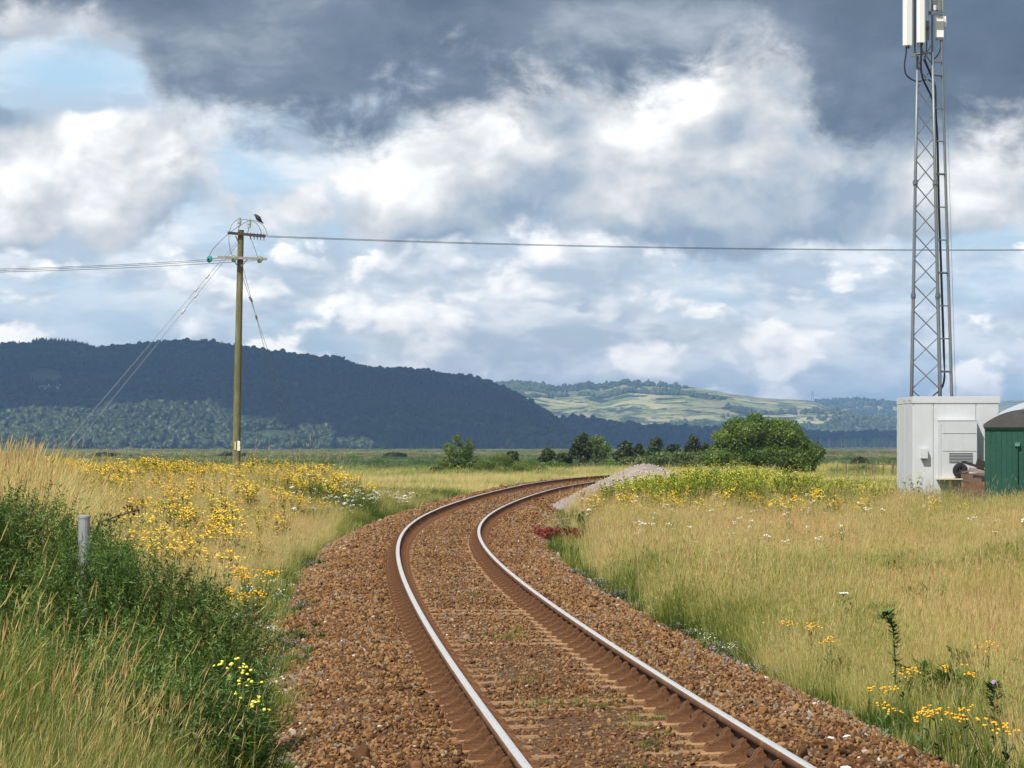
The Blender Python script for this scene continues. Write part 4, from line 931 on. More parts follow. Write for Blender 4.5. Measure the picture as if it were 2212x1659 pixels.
# dead bramble cane reaching right of the post
mb = MB(); a, b = P(215, 1128, 26.5), P(300, 1100, 26.5); mb.tube([a - Vector((.2, 0, .5)), a, b], [.012, .009, .004], 5)
for i in range(40):
    q = a.lerp(b, rng.random()) + Vector(rng.normal(0, .022, 3)); mb.box(q, (.022, .012, .008), tuple(rng.uniform(0, 3, 3)))
tag(mb.build('bramble_cane', mat('dead_bramble', (.095, .05, .028), .9, 0, .3), origin=a - Vector((.2, 0, .5))), 'dead brown cane with withered leaves sticking out beside the grey post', 'cane')

# ------------------------------------------------------------------ plants that stand out one by one
def ragwort(label, u, vtop, d, nst, seed, h=None, name='ragwort_plant', group=None, petal=None, spread=.10, nh=(7, 12), vs=.025, lsize=.075, lm=None, nl=12, fr=1.0):
    r = np.random.default_rng(seed); x0 = (u - 1106) / F2212 * d; z0 = gz(x0, d); ztop = CAM_Z - (vtop - VH) / F2212 * d; h = max(h or ztop - z0, .25)
    t_ = thing(name, label, 'wildflower', (x0, d, z0), group); heads = []
    st = MB(); lf = MB()
    for k in range(nst):
        a = r.uniform(0, 6.28); e = Vector((spread * math.cos(a) * r.uniform(.3, 1.2) + .04 * h, spread * math.sin(a), h * r.uniform(.84, 1.0)))
        st.tube([(0, 0, -.03), e * .55 + Vector((r.normal(0, .01), 0, 0)), e], [.006, .005, .003], 5)
        heads.append(e)
        for l in range(nl):
            q = e * r.uniform(.08, .88); an = r.uniform(0, 6.28); Lf = lsize * r.uniform(.6, 1.3); dv = Vector((math.cos(an), math.sin(an), r.uniform(0, .7))); sd = Vector((-math.sin(an), math.cos(an), 0)) * Lf * .17
            lf._add([q, q + dv * Lf * .5 + sd, q + dv * Lf, q + dv * Lf * .5 - sd], [(0, 1, 2, 3)])
    st.build('stem', mat('herb_stem', (.10, .14, .04), .8), t_, origin=(0, 0, 0)); lf.build('leaves', lm or mat('ragwort_leaf', (.075, .13, .03), .7, 0, .25), t_, origin=(0, 0, 0))
    for e in heads:
        fb = MB()
        for f in range(int(r.integers(*nh))):
            q = e + Vector((r.normal(0, .040), r.normal(0, .035), -abs(r.normal(0, vs)) + .01)); fb.lathe(q, [(.005 * fr, -.004 * fr), (.0105 * fr, 0), (.008 * fr, .004 * fr), (.003 * fr, .006 * fr)], 6, (r.normal(0, .3), r.normal(0, .3) - .3, 1))
        fb.build('flower_head', petal or M_ora, t_, origin=(0, 0, 0))
    return t_
M_plime = mat('primrose_leaf', (.15, .25, .035), .6, 0, .25)
rg = [(1540, 1243, 44, 5, 'double ragwort clump standing alone in the pale grass, its left half'), (1574, 1247, 44, 4, 'double ragwort clump standing alone in the pale grass, its right half'), (1683, 1340, 33.5, 3, 'leftmost low ragwort near the middle of the right-hand grass'), (1740, 1338, 33, 4, 'ragwort with a single bright round head, right of the leftmost low one'),
      (1795, 1366, 31, 3, 'ragwort just left of the tall dry grass stalks'), (1885, 1462, 25.4, 5, 'ragwort on the verge below the tall dry stalks'), (1942, 1440, 26.4, 5, 'ragwort under the tall drooping green plant'), (2120, 1386, 29.5, 4, 'ragwort farthest up at the right edge of the picture'),
      (2068, 1436, 26.6, 3, 'ragwort between the drooping plant and the right edge'), (1906, 1498, 24.2, 5, 'low ragwort at the edge of the ballast verge, left of the others'), (1985, 1520, 23.4, 6, 'wide ragwort drift low in the right corner, its left plant'), (2040, 1525, 23.2, 6, 'wide ragwort drift low in the right corner, its middle plant'),
      (2090, 1530, 23.0, 6, 'wide ragwort drift low in the right corner, beside the thistle'), (2175, 1555, 22.3, 5, 'ragwort at the far right corner beyond the thistle')]
for i, (u, v, d, k, lb) in enumerate(rg): ragwort(lb, u, v, d, max(2, round(k * .5)), 900 + i, group='ragwort plants')
ragwort('large orange ragwort clump on the left verge, tall upper part', 540, 1222, 38.5, 11, 930, group='ragwort plants', spread=.24, nh=(9, 16), vs=.07, fr=1.1)
ragwort('large orange ragwort clump on the left verge, lower nearer part', 508, 1270, 37, 10, 931, group='ragwort plants', spread=.22, nh=(9, 16), vs=.07, fr=1.1)
ragwort('pale evening primrose with lemon flowers at the gorse edge', 490, 1408, 21.4, 5, 932, name='evening_primrose', petal=M_ylg, spread=.10, nh=(3, 6), vs=.11, lsize=.10, lm=M_plime, nl=34, fr=1.1)
ragwort('shorter evening primrose with lemon flowers nearest the ballast', 535, 1470, 21.0, 5, 933, name='evening_primrose', petal=M_ylg, spread=.09, nh=(3, 6), vs=.10, lsize=.10, lm=M_plime, nl=34, fr=1.1)
def tall_herb(label, name, u, vtop, d, seed, droop, topm=None):
    r = np.random.default_rng(seed); x0 = (u - 1106) / F2212 * d; z0 = gz(x0, d); h = CAM_Z - (vtop - VH) / F2212 * d - z0
    t_ = thing(name, label, 'plant', (x0, d, z0)); pts = [Vector((0, 0, -.03)), Vector((.01, 0, h * .5)), Vector((-.01, 0, h * .85)), Vector((-droop * .5, 0, h)), Vector((-droop, 0, h * .93))]
    MB().tube(pts, [.008, .007, .006, .004, .003], 5)
    st = MB(); st.tube(pts, [.008, .007, .006, .004, .003], 5); st.build('stem', mat('herb_stem', (.10, .14, .04), .8), t_, origin=(0, 0, 0))
    lf = MB()
    for i in range(240):
        k = r.uniform(.45, 3.9); q = pts[int(k)].lerp(pts[int(k) + 1], k % 1); an = r.uniform(0, 6.28); L_ = .075 * r.uniform(.6, 1.4); dv = Vector((math.cos(an), math.sin(an), r.uniform(-.3, .6))); sd = Vector((-math.sin(an), math.cos(an), 0)) * .014
        lf._add([q, q + dv * L_ * .5 + sd, q + dv * L_, q + dv * L_ * .5 - sd], [(0, 1, 2, 3)])
    lf.build('leaves', mat('mugwort_leaf', (.075, .15, .03), .7, 0, .3), t_, origin=(0, 0, 0))
    if topm:
        fb = MB(); fb.lathe(pts[3], [(.01, -.02), (.02, 0), (.016, .02), (.004, .028)], 8); fb.build('flower_head', topm, t_, origin=(0, 0, 0))
tall_herb('tall green plant with a drooping leafy top in the right-hand grass', 'mugwort_plant', 1932, 1322, 28.2, 940, .10)
tall_herb('dark green thistle with a small purple head at the right edge', 'thistle_plant', 2150, 1478, 23.6, 941, .02, M_pur)
tall_herb('dark upright weed on the stony edge right of the rails', 'dock_plant', 1345, 1178, 66, 942, .02)
for i, (u, v, d, lb) in enumerate([(1820, 1281, 38, 'flat white flower head alone in the middle of the right-hand grass'), (1640, 1163, 62, 'white flower head near the middle of the meadow, left of the cabin'), (2150, 1149, 66, 'white flower head at the right edge below the green van'), (1500, 1170, 60, 'small white flower head left of the middle of the meadow'), (1455, 1142, 68, 'white flower head below the lush green bank')]):
    r = np.random.default_rng(950 + i); x0 = (u - 1106) / F2212 * d; z0 = gz(x0, d); h = CAM_Z - (v - VH) / F2212 * d - z0
    t_ = thing('wild_carrot', lb, 'wildflower', (x0, d, z0)); st = MB(); st.tube([(0, 0, -.03), (.01, 0, h - .03)], [.005, .004], 5); fb = MB()
    for f in range(26):
        q = Vector((.01 + r.normal(0, .028), r.normal(0, .028), h + r.normal(0, .004))); st.tube([(.01, 0, h - .03), q], [.0015, .001], 3); fb.lathe(q, [(.006, -.003), (.012, 0), (.004, .004)], 5)
    st.build('stem', mat('herb_stem', (.10, .14, .04), .8), t_, origin=(0, 0, 0)); fb.build('flower_head', M_whi, t_, origin=(0, 0, 0))

# ------------------------------------------------------------------ gravel heap
def gravel_col(g, pos):
    f = g.noise(pos, 22.0, 5, .75); n = g.noise(pos, 1.2, 4, .6)
    return g.ramp(g.add(g.mul(f, .75), g.mul(n, .25)), [(.3, (.15, .12, .105)), (.5, (.30, .25, .225)), (.7, (.42, .36, .33))])
M_grav = shader_mat('pinkish_gravel', gravel_col, .95, (.8, 30.0, .05))
gx, gy = np.linspace(.6, 8.5, 70), np.linspace(110.5, 127.5, 60)
def mound_h(x, y):
    r = np.sqrt(((x - 4.55) / 3.75) ** 2 + ((y - 119) / 8.2) ** 2 + .02)
    h = 1.90 * (1 - r) + .05 * fbm(x, y, .8, 3, 6)
    return -.53 + np.maximum(h, -.1)
mound = link('gravel_heap', grid_mesh('gravel_heap', gx, gy, mound_h, M_grav)); tag(mound, 'long heap of pinkish grey gravel beside the bending rails', 'gravel heap')
n = 5200; x, y = rand_in(n, .8, 8, 111, 126); k = mound_h(x, y) > -.42; x, y = x[k], y[k]; n = len(x)
M_chip = mat('gravel_chip', (.34, .285, .26), .95, 0, .3, 1.5)
chips = [stone_mesh('chip', M_chip, 340 + i, 0) for i in range(5)]
scatter('gravel_chips', np.stack([x, y, mound_h(x, y)], 1), rng.uniform(0, 6.28, (n, 3)), rng.lognormal(-3.25, .35, n), rng.integers(0, 5, n), chips, parent=mound)

# ------------------------------------------------------------------ grey post and the field fence
c = P(182, 1113, 24.6); z0 = gz(c.x, c.y); mb = MB()
mb.lathe((c.x, c.y, z0 - .1), [(.041, 0), (.041, c.z - z0 + .075), (.044, c.z - z0 + .078), (.044, c.z - z0 + .094), (.036, c.z - z0 + .1)], 14)
tag(mb.build('fence_post', mat('galvanised_post', (.31, .32, .34), .55, .3, .16, 8, streak=((.22, .21, .18), (1, 1, .5), .6)), origin=(c.x, c.y, z0), smooth=False), 'round grey metal post standing in the gorse', 'post')
fn = thing('field_fence', 'line of thin weathered fence posts right of the large willow', 'fence', (20.2, 222, gz(20.2, 222)))
M_post = mat('weathered_post', (.19, .125, .085), .95, 0, .25, 6)
pp = []
for i, (u, d, h) in enumerate([(1808, 222, 1.05), (1829, 215, 1.15), (1853, 212, 1.2), (1871, 208, 1.1), (1890, 204, 1.0), (1908, 200, 1.1), (1926, 196, 1.0)]):
    x0 = (u - 1106) / F2212 * d; z0 = gz(x0, d); mb = MB(); mb.tube([(x0, d, z0 - .1), (x0 + rng.normal(0, .03), d, z0 + h + .05)], [.04, .034], 6); mb.build('post', M_post, fn); pp.append(Vector((x0, d, z0 + h - .1)))
for dz in (0, -.35, -.7):
    mb = MB(); mb.tube([q + Vector((0, -.04, dz)) for q in pp], .004, 4); mb.build('wire', mat('fence_wire', (.25, .25, .25), .5, .6), fn)
c = P(1930, 1003, 205); mb = MB()
mb.box(c, (2.6, .05, .06), (0, 0, .1))
for k in (-1.2, 0, 1.2): mb.box(c + Vector((k, .06, -.5)), (.07, .07, 1.06))
tag(mb.build('rail_fence', M_post, origin=(c.x, c.y, c.z - 1.1)), 'dark low rail fence running up to the left side of the cabin', 'fence')

# ------------------------------------------------------------------ electricity pole
D0 = 130.0
M_pole = mat('mossy_pole', (.135, .13, .055), .9, 0, .22, 1.5, .5, 20, streak=((.33, .31, .22), (6, 6, .35), .7))
M_dark = mat('creosoted_arm', (.065, .05, .042), .9, 0, .25, 4); M_arm = mat('grey_arm', (.30, .275, .25), .85, 0, .2, 4)
M_wire = mat('power_wire', (.05, .05, .055), .6, .3, .1); M_steel = mat('galvanised_steel', (.22, .23, .24), .5, .55, .12, 5)
M_porc = mat('grey_porcelain', (.42, .45, .48), .25, 0, .1, 5); M_glass = mat('green_glass', (.20, .24, .17), .12, 0, .1, 4); M_teal = mat('teal_glass', (.03, .24, .22), .10, 0, .1, 4)
def W(u, v, dd=0.0): return P(u, v, D0 + dd)
base = W(510, 1080); base.z = gz(base.x, base.y)
pole = thing('utility_pole', 'mossy leaning wooden electricity pole with two crossarms', 'pole', tuple(base))
mb = MB(); mb.tube([base - Vector((0, 0, .3)), W(510.5, 1000), W(513, 850), W(517, 650), W(520.5, 497)], [.150, .147, .136, .122, .110], 14)
mb.build('post', M_pole, pole, smooth=False)
def arm(a, b, w, m, name='crossarm'):
    d = b - a; mb = MB(); rot = d.to_track_quat('X', 'Z').to_matrix(); mb.box((a + b) / 2, (d.length, w, w), rot); return mb.build(name, m, pole)
arm(W(492, 503, -.16), W(574, 510, -.16), .10, M_dark); arm(W(470, 555.5, -.17), W(576, 559.5, -.17), .095, M_arm)
for a, b in ((W(509, 509, -.2), W(516, 526, -.1)), (W(503, 562, -.2), W(514, 574, -.1)), (W(535, 560, -.2), W(520, 577, -.1))): arm(a, b, .03, M_steel, 'brace')
for u, v in ((516.6, 479), (538, 482.5)):
    mb = MB(); q = W(u, v, -.16); mb.lathe(q, [(.03, -.16), (.07, -.15), (.07, -.06), (.085, -.05), (.085, .05), (.06, .06), (.06, .10), (.075, .11), (.075, .14), (.03, .15)], 10); io = mb.build('pin_insulator', M_porc, pole)
    mb = MB(); mb.tube([q + Vector((0, 0, -.15)), W(u - 3 if u < 520 else u - 4, 506, -.16)], .016, 5); mb.build('pin', M_steel, io)
for i, (u, v, m) in enumerate(((452.5, 559.5, M_teal), (505, 558.5, M_glass), (561, 560.5, M_glass))):
    mb = MB(); q = W(u, v, -.30); mb.lathe(q, [(.035, -.10), (.05, -.05), (.125, -.03), (.14, .0), (.12, .03), (.06, .06), (.04, .11)], 14, (-.55, -.75, .15)); mb.build('disc_insulator', m, pole)
mb = MB(); mb.tube([W(460, 559, -.28), W(471, 557, -.2)], .018, 5); mb.build('shackle', M_steel, pole)
for u in (541, 549, 556, 563, 570):
    mb = MB(); q = W(u, 508 + (u - 541) * .08, -.17); mb.tube([q + Vector((0, 0, .09)), q - Vector((0, 0, .16))], .016, 5); mb.box(q - Vector((0, 0, .02)), (.08, .07, .07)); mb.build('clamp', M_dark, pole)
def wire(pts, r, name, parent, m=None, n=4): mb = MB(); mb.tube(pts, r, n); return mb.build(name, m or M_wire, parent)
def bez(a, b, c, d, k=14):
    return [((1 - t) ** 3) * a + 3 * (1 - t) ** 2 * t * b + 3 * (1 - t) * t * t * c + t ** 3 * d for t in [i / k for i in range(k + 1)]]
wire(bez(W(503, 555, -.25), W(490, 530, -.3), W(490, 478, -.3), W(516, 474.5, -.18)), .009, 'jumper_wire', pole)
jump = bez(W(516, 474.5, -.18), W(545, 473, -.2), W(575, 476, -.2), W(577, 510, -.2)); wire(jump, .009, 'jumper_wire', pole)
wire(bez(W(452, 555, -.3), W(456, 530, -.3), W(520, 482, -.3), W(538, 477, -.18)), .009, 'jumper_wire', pole)
wire(bez(W(538, 477, -.18), W(555, 478, -.2), W(563, 490, -.2), W(565, 508, -.2)), .009, 'jumper_wire', pole)
wire([W(541, 511, -.17), W(553, 545, -.25), W(557, 557, -.3)], .009, 'jumper_wire', pole)
def stay(a, b, ins, r=.008):
    o = wire([a, b], r, 'stay_wire', pole, M_steel)
    for t in ins:
        q = a.lerp(b, t); mb = MB(); mb.lathe(q, [(.02, -.12), (.045, -.08), (.03, 0), (.045, .08), (.02, .12)], 8, (b - a).normalized()); mb.build('stay_insulator', M_porc, o)
def to_ground(a, b):                          # carry the line a-b on until it meets the ground
    for t in np.linspace(1, 2.2, 80):
        q = a.lerp(b, t)
        if q.z < gz(q.x, q.y): return q
    return q
g1 = to_ground(W(512, 522, -.05), P(135, 966, 124)); stay(W(512, 522, -.05), g1, (.135, .185), .009); stay(W(513, 528, -.02), g1 + Vector((.45, .2, 0)), (.20, .26), .009)
g2 = to_ground(W(524, 575, .05), P(612, 905, 138)); stay(W(524, 575, .05), g2, (.135, .205)); stay(W(525, 600, .05), g2 + Vector((.55, .3, 0)) , (.085, .16))
for u, v, w, h, m in ((515.5, 963, .10, .36, mat('white_plate', (.75, .75, .72), .5)), (508, 963, .05, .30, mat('yellow_plate', (.75, .60, .04), .5))):
    q = W(u, v, -.155); mb = MB(); mb.box(q, (w, .012, h)); mb.build('warning_plate', m, pole)
# the lines: two run right past the mast, three leave to the left
for i in range(2):
    pts = []
    for k in range(41):                       # a slack span, lowest beyond the mast
        u = 576 + k * 66.0; t = (u - 576) / 1514.0; pts.append(P(u, 509.5 + i * (2.2 - .025 * k) + 30.0 * (1 - (1 - t) ** 2), D0 - .15 + .45 * k))
    tag(wire(pts, .009, 'power_line', None), ('upper' if i == 0 else 'lower') + ' of the two wires running right from the pole past the mast', 'power line', 'power lines')
for i, (a, v1) in enumerate(((W(446, 561, -.4), 581), (W(497, 561, -.4), 585), (W(552, 563, -.4), 588.5))):
    b = P(-260, v1 + 3, 126 - 6 * i); pts = []
    for k in range(21):
        t = k / 20; q = a.lerp(b, t); q.z -= .10 * 4 * t * (1 - t); pts.append(q)
    tag(wire(pts, .008, 'power_line', None), ('highest', 'middle', 'lowest')[i] + ' of the three wires leaving the pole to the left', 'power line', 'power lines')
# crow on the jumper
q = min(jump, key=lambda p: abs(p.x - W(558, 0).x)) + Vector((0, 0, .052))
mb = MB(); ring = [((-.17, 0, .13), .004, 3), ((-.125, 0, .128), .014, 8), ((-.095, 0, .128), .044, 8), ((-.06, 0, .105), .054, 8), ((-.02, 0, .06), .078, 8), ((.03, 0, .0), .092, 8), ((.08, 0, -.06), .074, 8), ((.12, 0, -.105), .046, 8), ((.17, 0, -.15), .026, 8), ((.21, 0, -.19), .016, 8)]
crow = thing('crow', 'black crow perched on the looped wire at the pole top', 'bird', tuple(q)); M_crow = mat('black_feathers', (.018, .018, .022), .45, 0, .15, 20)
cv_ = MB(); cv_.tube([q + Vector(a) + Vector((0, 0, .07)) for a, _, _ in ring], [b for _, b, _ in ring], 9); cv_.build('body', M_crow, crow, smooth=True)
for e in (-1, 1):
    mb = MB(); mb.tube([q + Vector((-.01, .05 * e, .13)), q + Vector((.06, .068 * e, .04)), q + Vector((.15, .04 * e, -.06)), q + Vector((.20, .01 * e, -.115))], [.03, .042, .03, .008], 7); mb.build('wing', M_crow, crow, smooth=True)
    mb = MB(); mb.tube([q + Vector((.03, .03 * e, .02)), q + Vector((.015, .03 * e, -.045))], .008, 5); mb.build('leg', M_crow, crow)

# ------------------------------------------------------------------ lattice mast
DM = 109.0
M_galv = mat('mast_steel', (.20, .22, .235), .5, .45, .14, 2.0); M_blk = mat('black_cable', (.022, .026, .034), .45, 0, .1); M_panel = mat('antenna_panel', (.78, .78, .75), .45, 0, .04, 3); M_dgrey = mat('bracket_steel', (.13, .15, .16), .6, .4, .1)
def leg(u0, u1, dd, z):                       # a leg measured at two heights, straight in between
    z0, z1 = P(0, 857, DM).z, P(0, 125, DM).z; t = (z - z0) / (z1 - z0); u = u0 + (u1 - u0) * t
    return Vector(((u - 1106) / F2212 * DM, DM, z)) + Vector((((u - 1106) / F2212) * dd, dd, 0))
LA = lambda z: leg(1969, 1982, 0, z); LB = lambda z: leg(2031, 2014.5, 0, z)
LC = lambda z: LB(z) + Vector((.112 * .75, .75, 0)) * max(.5, 1 - z / 28)
LL = lambda z: leg(2056, 2035, .25, z)
zb = gz(12.6, DM); zt = 13.95
mast = thing('radio_mast', 'tall grey steel lattice mast with white antenna panels behind the cabin', 'mast', (12.9, DM, zb))
for Lf in (LA, LB, LC):
    mb = MB(); mb.tube([Lf(zb - .1), Lf(5), Lf(10), Lf(zt)], [.062, .055, .048, .042], 8); lo = mb.build('leg', M_galv, mast, smooth=True)
    for z in (2.9, 6.4, 9.9):                 # bolted flange joints
        mb = MB(); mb.lathe(Lf(z), [(.085, -.03), (.085, .03)], 8)
        for k in range(4): mb.lathe(Lf(z) + Vector((.075 * math.cos(k * 1.57 + .8), .075 * math.sin(k * 1.57 + .8), 0)), [(.014, -.09), (.014, .09)], 6)
        mb.build('flange', M_galv, lo)
zz = [zb + .35]
while zz[-1] < zt - .2: zz.append(zz[-1] + .87 - .012 * zz[-1])
for i in range(len(zz) - 1):
    a, b = zz[i], zz[i + 1]
    for (p, q_, flip) in ((LA, LB, 0), (LA, LC, 1), (LB, LC, i % 2)):
        s, e = (p(b), q_(a)) if not flip else (p(a), q_(b)); mb = MB(); mb.tube([s, e], .021 if p is LA and q_ is LB else .017, 5); mb.build('brace', M_galv, mast)
mb = MB(); mb.tube([LL(zb), LL(5), LL(10), LL(17.2)], [.055, .05, .045, .04], 8); ladder = mb.build('cable_ladder', M_galv, mast)
for i, z in enumerate(np.arange(1.0, 14.2, 1.02)):
    mb = MB(); mb.tube([LB(z), LL(z)], .022 if i % 3 else .034, 5); mb.build('rung', M_galv if i % 3 else M_dgrey, ladder)
mb = MB(); mb.tube([LL(zb) + Vector((.12, 0, 0)), LL(15.5) + Vector((.12, 0, 0))], .006, 4); mb.build('fall_arrest_wire', M_steel, mast)
def Q(u, v, dd=0.0): return P(u, v, DM + dd)
for i, (u0, u1, v1, w, dp, dd) in enumerate(((1951, 1971, 98, .26, .20, -.25), (1981.5, 1998, 92, .25, .18, -.35), (2006, 2040, 22, .40, .16, .75))):
    a, b = Q((u0 + u1) / 2 + 1.5, v1, dd), Q((u0 + u1) / 2 - 1.0, -135, dd); mb = MB(); hw, hd, c_ = w / 2, dp / 2, .045
    poly = [(-hw, -hd + c_), (-hw + c_, -hd), (hw - c_, -hd), (hw, -hd + c_), (hw, hd), (-hw, hd)]
    mb.prism([(p[0], p[1]) for p in poly], (b - a).length, Matrix.Translation((a + b) / 2) @ Matrix.Rotation(.35 if i == 0 else .15, 4, 'Z') @ Matrix.Rotation(R_(90), 4, 'X') @ Matrix.Rotation(R_(180), 4, 'Y'))
    ao = mb.build('antenna_panel', M_panel, mast)
    for t in (.08, .42, .9):
        c_ = a.lerp(b, t) + Vector((.06, dp / 2 + .06, 0)); mb = MB(); mb.box(c_, (.10, .16, .07)); mb.build('bracket', M_dgrey, ao)
    mb = MB(); mb.lathe(a, [(.03, -.10), (.035, -.03), (.035, 0)], 8); mb.build('connector', M_blk, ao)
for u, vb, vt, dd in ((1976, 118, -140, -.05), (1990, 118, -140, -.15), (2014, 140, -140, .1)):
    mb = MB(); mb.tube([Q(u, vb, dd), Q(u, vt, dd)], .035, 8); mb.build('antenna_pole', M_galv, mast)
mb = MB(); mb.box(Q(2020, 28, -.05), (.42, .10, .11)); mb.build('crossbar', M_dgrey, mast)
mb = MB(); mb.box(Q(2020, 5, -.02), (.17, .12, .14)); mb.build('pole_clamp', M_dgrey, mast)
mb = MB(); mb.box(Q(2029.5, 58, .25), (.24, .16, .66)); ru = mb.build('radio_unit', M_panel, mast)
mb = MB(); mb.box(Q(2029.5, 84.5, .25), (.22, .14, .06)); mb.build('connector_plate', M_dgrey, ru)
mb = MB(); mb.box(Q(2001.5, 66, .2), (.15, .14, .60)); ru = mb.build('radio_unit', M_galv, mast)
mb = MB(); mb.box(Q(2002, 60, .05), (.16, .12, .07)); mb.build('bracket', M_dgrey, ru)
mb = MB(); mb.lathe(Q(2042, 58, .2), [(.02, 0), (.035, .03), (.035, .28), (.015, .33)], 8); mb.build('sensor', M_panel, mast)
mb = MB(); mb.tube([Q(1970, 118, -.15), Q(2015, 114, 0)], .038, 6); mb.build('head_beam', M_galv, mast)
mb = MB(); mb.tube([Q(2014, 134, 0), Q(2036, 133, .25)], .03, 6); mb.build('head_beam', M_galv, mast)
mb = MB(); mb.box(Q(1973, 119, -.2), (.10, .14, .10)); mb.build('bracket', M_galv, mast)
def cable(pts, r): 
    P0 = [Q(*p) for p in pts]; out = []
    for i in range(len(P0) - 1):
        a, b = P0[i], P0[i + 1]; m0 = (P0[i + 1] - P0[max(i - 1, 0)]) * .5; m1 = (P0[min(i + 2, len(P0) - 1)] - P0[i]) * .5
        for k in range(6):
            t = k / 6; out.append(a * (2 * t ** 3 - 3 * t * t + 1) + m0 * (t ** 3 - 2 * t * t + t) + b * (-2 * t ** 3 + 3 * t * t) + m1 * (t ** 3 - t * t))
    out.append(P0[-1]); mb = MB(); mb.tube(out, r, 6); mb.build('cable', M_blk, mast, smooth=True)
cable([(1958, 100, -.25), (1957, 118, -.25), (1954, 140, -.25), (1957, 160, -.2), (1970, 172, -.1), (1985, 176, .1), (2003, 172, .3), (2014, 178, .3)], .024)
cable([(1990, 94, -.35), (1990, 120, -.3), (1989, 142, -.2), (1993, 168, -.1), (2004, 192, .1), (2013, 212, .2), (2018, 240, .25)], .034)
cable([(2032, 88, .25), (2031, 106, .25), (2025, 120, .25), (2017, 127, .2)], .020)
cable([(1996, 128, 0), (2006, 150, .1), (2014, 170, .2), (2020, 190, .25), (2021, 230, .25), (2023, 280, .25)], .036)
cable([(2002, 88, .2), (2001, 110, .2), (1998, 125, .2), (2008, 152, .2), (2017, 178, .3)], .018)
for k in range(3):
    cable([(2018 + k * 1.4, 235, .2 + .03 * k), (2023.5 + k * 1.3, 300, .2 + .03 * k), (2027 + k * 1.3, 450, .2 + .03 * k), (2033 + k * 1.3, 620, .2 + .03 * k), (2038 + k * 1.2, 770, .2 + .03 * k), (2041 - k, 815, .2 + .03 * k), (2034 - k, 840, .15), (2014, 857, 0), (2008, 880, 0)], .018)

# ------------------------------------------------------------------ equipment cabin
DC = 104.0
M_white = mat('white_cabin_paint', (.55, .565, .58), .5, 0, .035, 1.5, streak=((.44, .42, .37), (3, 3, .4), .30)); M_seam = mat('cabin_joint', (.34, .35, .35), .7); M_grille = mat('louvre_grey', (.25, .26, .27), .6)  # louvre slats are an even mid grey
xl, xr_ = P(1973, 0, DC).x, P(2158, 0, DC).x; zt_, zb_ = P(0, 870, DC).z, gz(13, DC) - .1; dep = 4.2
cab = thing('equipment_cabin', 'white flat-roofed equipment cabin with a wall cooler at the mast foot', 'cabin', ((xl + xr_) / 2, DC + dep / 2, zb_))
cx_ = (xl + xr_) / 2
mb = MB(); mb.box((cx_, DC + dep / 2, (zt_ + zb_) / 2), (xr_ - xl, dep, zt_ - zb_)); mb.build('wall', M_white, cab)
# cladding panels, each a sheet of its own with a gap to the next
us = [1973, 2016, 2108, 2158]
for i in range(3):
    a, b = P(us[i], 0, DC).x + .014, P(us[i + 1], 0, DC).x - .014; mb = MB(); mb.box(((a + b) / 2, DC - .012, (zt_ + zb_) / 2), (b - a, .024, zt_ - zb_ - .01)); mb.build('front_panel', M_white, cab)
nys = 6
for i in range(nys):
    a = DC + dep * i / nys + .02; b = DC + dep * (i + 1) / nys - .02; mb = MB(); mb.box((xl - .012 - .006 * (i % 2), (a + b) / 2, (zt_ + zb_) / 2), (.024, b - a, zt_ - zb_ - .01)); mb.build('side_panel', M_white, cab)
mb = MB(); mb.box((cx_, DC + dep / 2, zt_ + .085), (xr_ - xl + .07, dep + .07, .17)); mb.box((cx_, DC + dep / 2, zt_ + .178), (xr_ - xl + .04, dep + .04, .02)); rf = mb.build('roof', M_white, cab)
mb = MB(); mb.box((cx_, DC - .030, zt_ - .008), (xr_ - xl + .05, .02, .02)); mb.build('drip_edge', M_seam, rf)
for yy in (.6, 2.0): mb = MB(); mb.lathe((xl - .040, DC + yy, zt_ + .09), [(.03, 0), (.03, .03)], 8, (-1, 0, 0)); mb.build('roof_bolt', M_seam, rf)
# wall cooler
a0, a1, b0, b1 = P(2026, 0, DC).x, P(2107, 0, DC).x, P(0, 1033, DC).z, P(0, 909, DC).z
mb = MB(); mb.box(((a0 + a1) / 2, DC - .19, (b0 + b1) / 2), (a1 - a0, .33, b1 - b0)); ac = mb.build('wall_cooler', M_white, cab)
mb = MB(); mb.box(((a0 + a1) / 2, DC - .19, b1 + .014), (a1 - a0 + .02, .35, .028)); mb.build('cooler_hood', M_white, ac)
for v in (936, 974): mb = MB(); mb.box(((a0 + a1) / 2 + .04, DC - .359, P(0, v, DC).z), (a1 - a0 - .12, .01, .012)); mb.build('panel_joint', M_seam, ac)
for k in range(7): mb = MB(); mb.box(((a0 + a1) / 2 + .08, DC - .362, P(0, 979 + k * 3.2, DC).z), ((a1 - a0) * .62, .03, .018), (R_(-35), 0, 0)); mb.build('louvre_slat', M_grille, ac)
mb = MB(); mb.box((a0 + .05, DC - .352, (b0 + b1) / 2 - .03), (.012, .01, b1 - b0 - .15)); mb.build('panel_joint', M_seam, ac)
mb = MB(); mb.box(((a0 + a1) / 2 - .1, DC - .32, b0 - .02), (a1 - a0 - .1, .62, .035)); mb.build('cooler_shelf', mat('shelf_board', (.60, .55, .40), .7), ac)
x0, z0 = P(1995.5, 0, DC).x, P(0, 980, DC).z
mb = MB(); mb.box((x0, DC - .10, z0), (.20, .15, .28)); bx = mb.build('outlet_box', M_white, cab); mb = MB(); mb.box((x0 + .0, DC - .10, z0 - .15), (.17, .11, .025)); mb.build('box_lip', M_seam, bx)
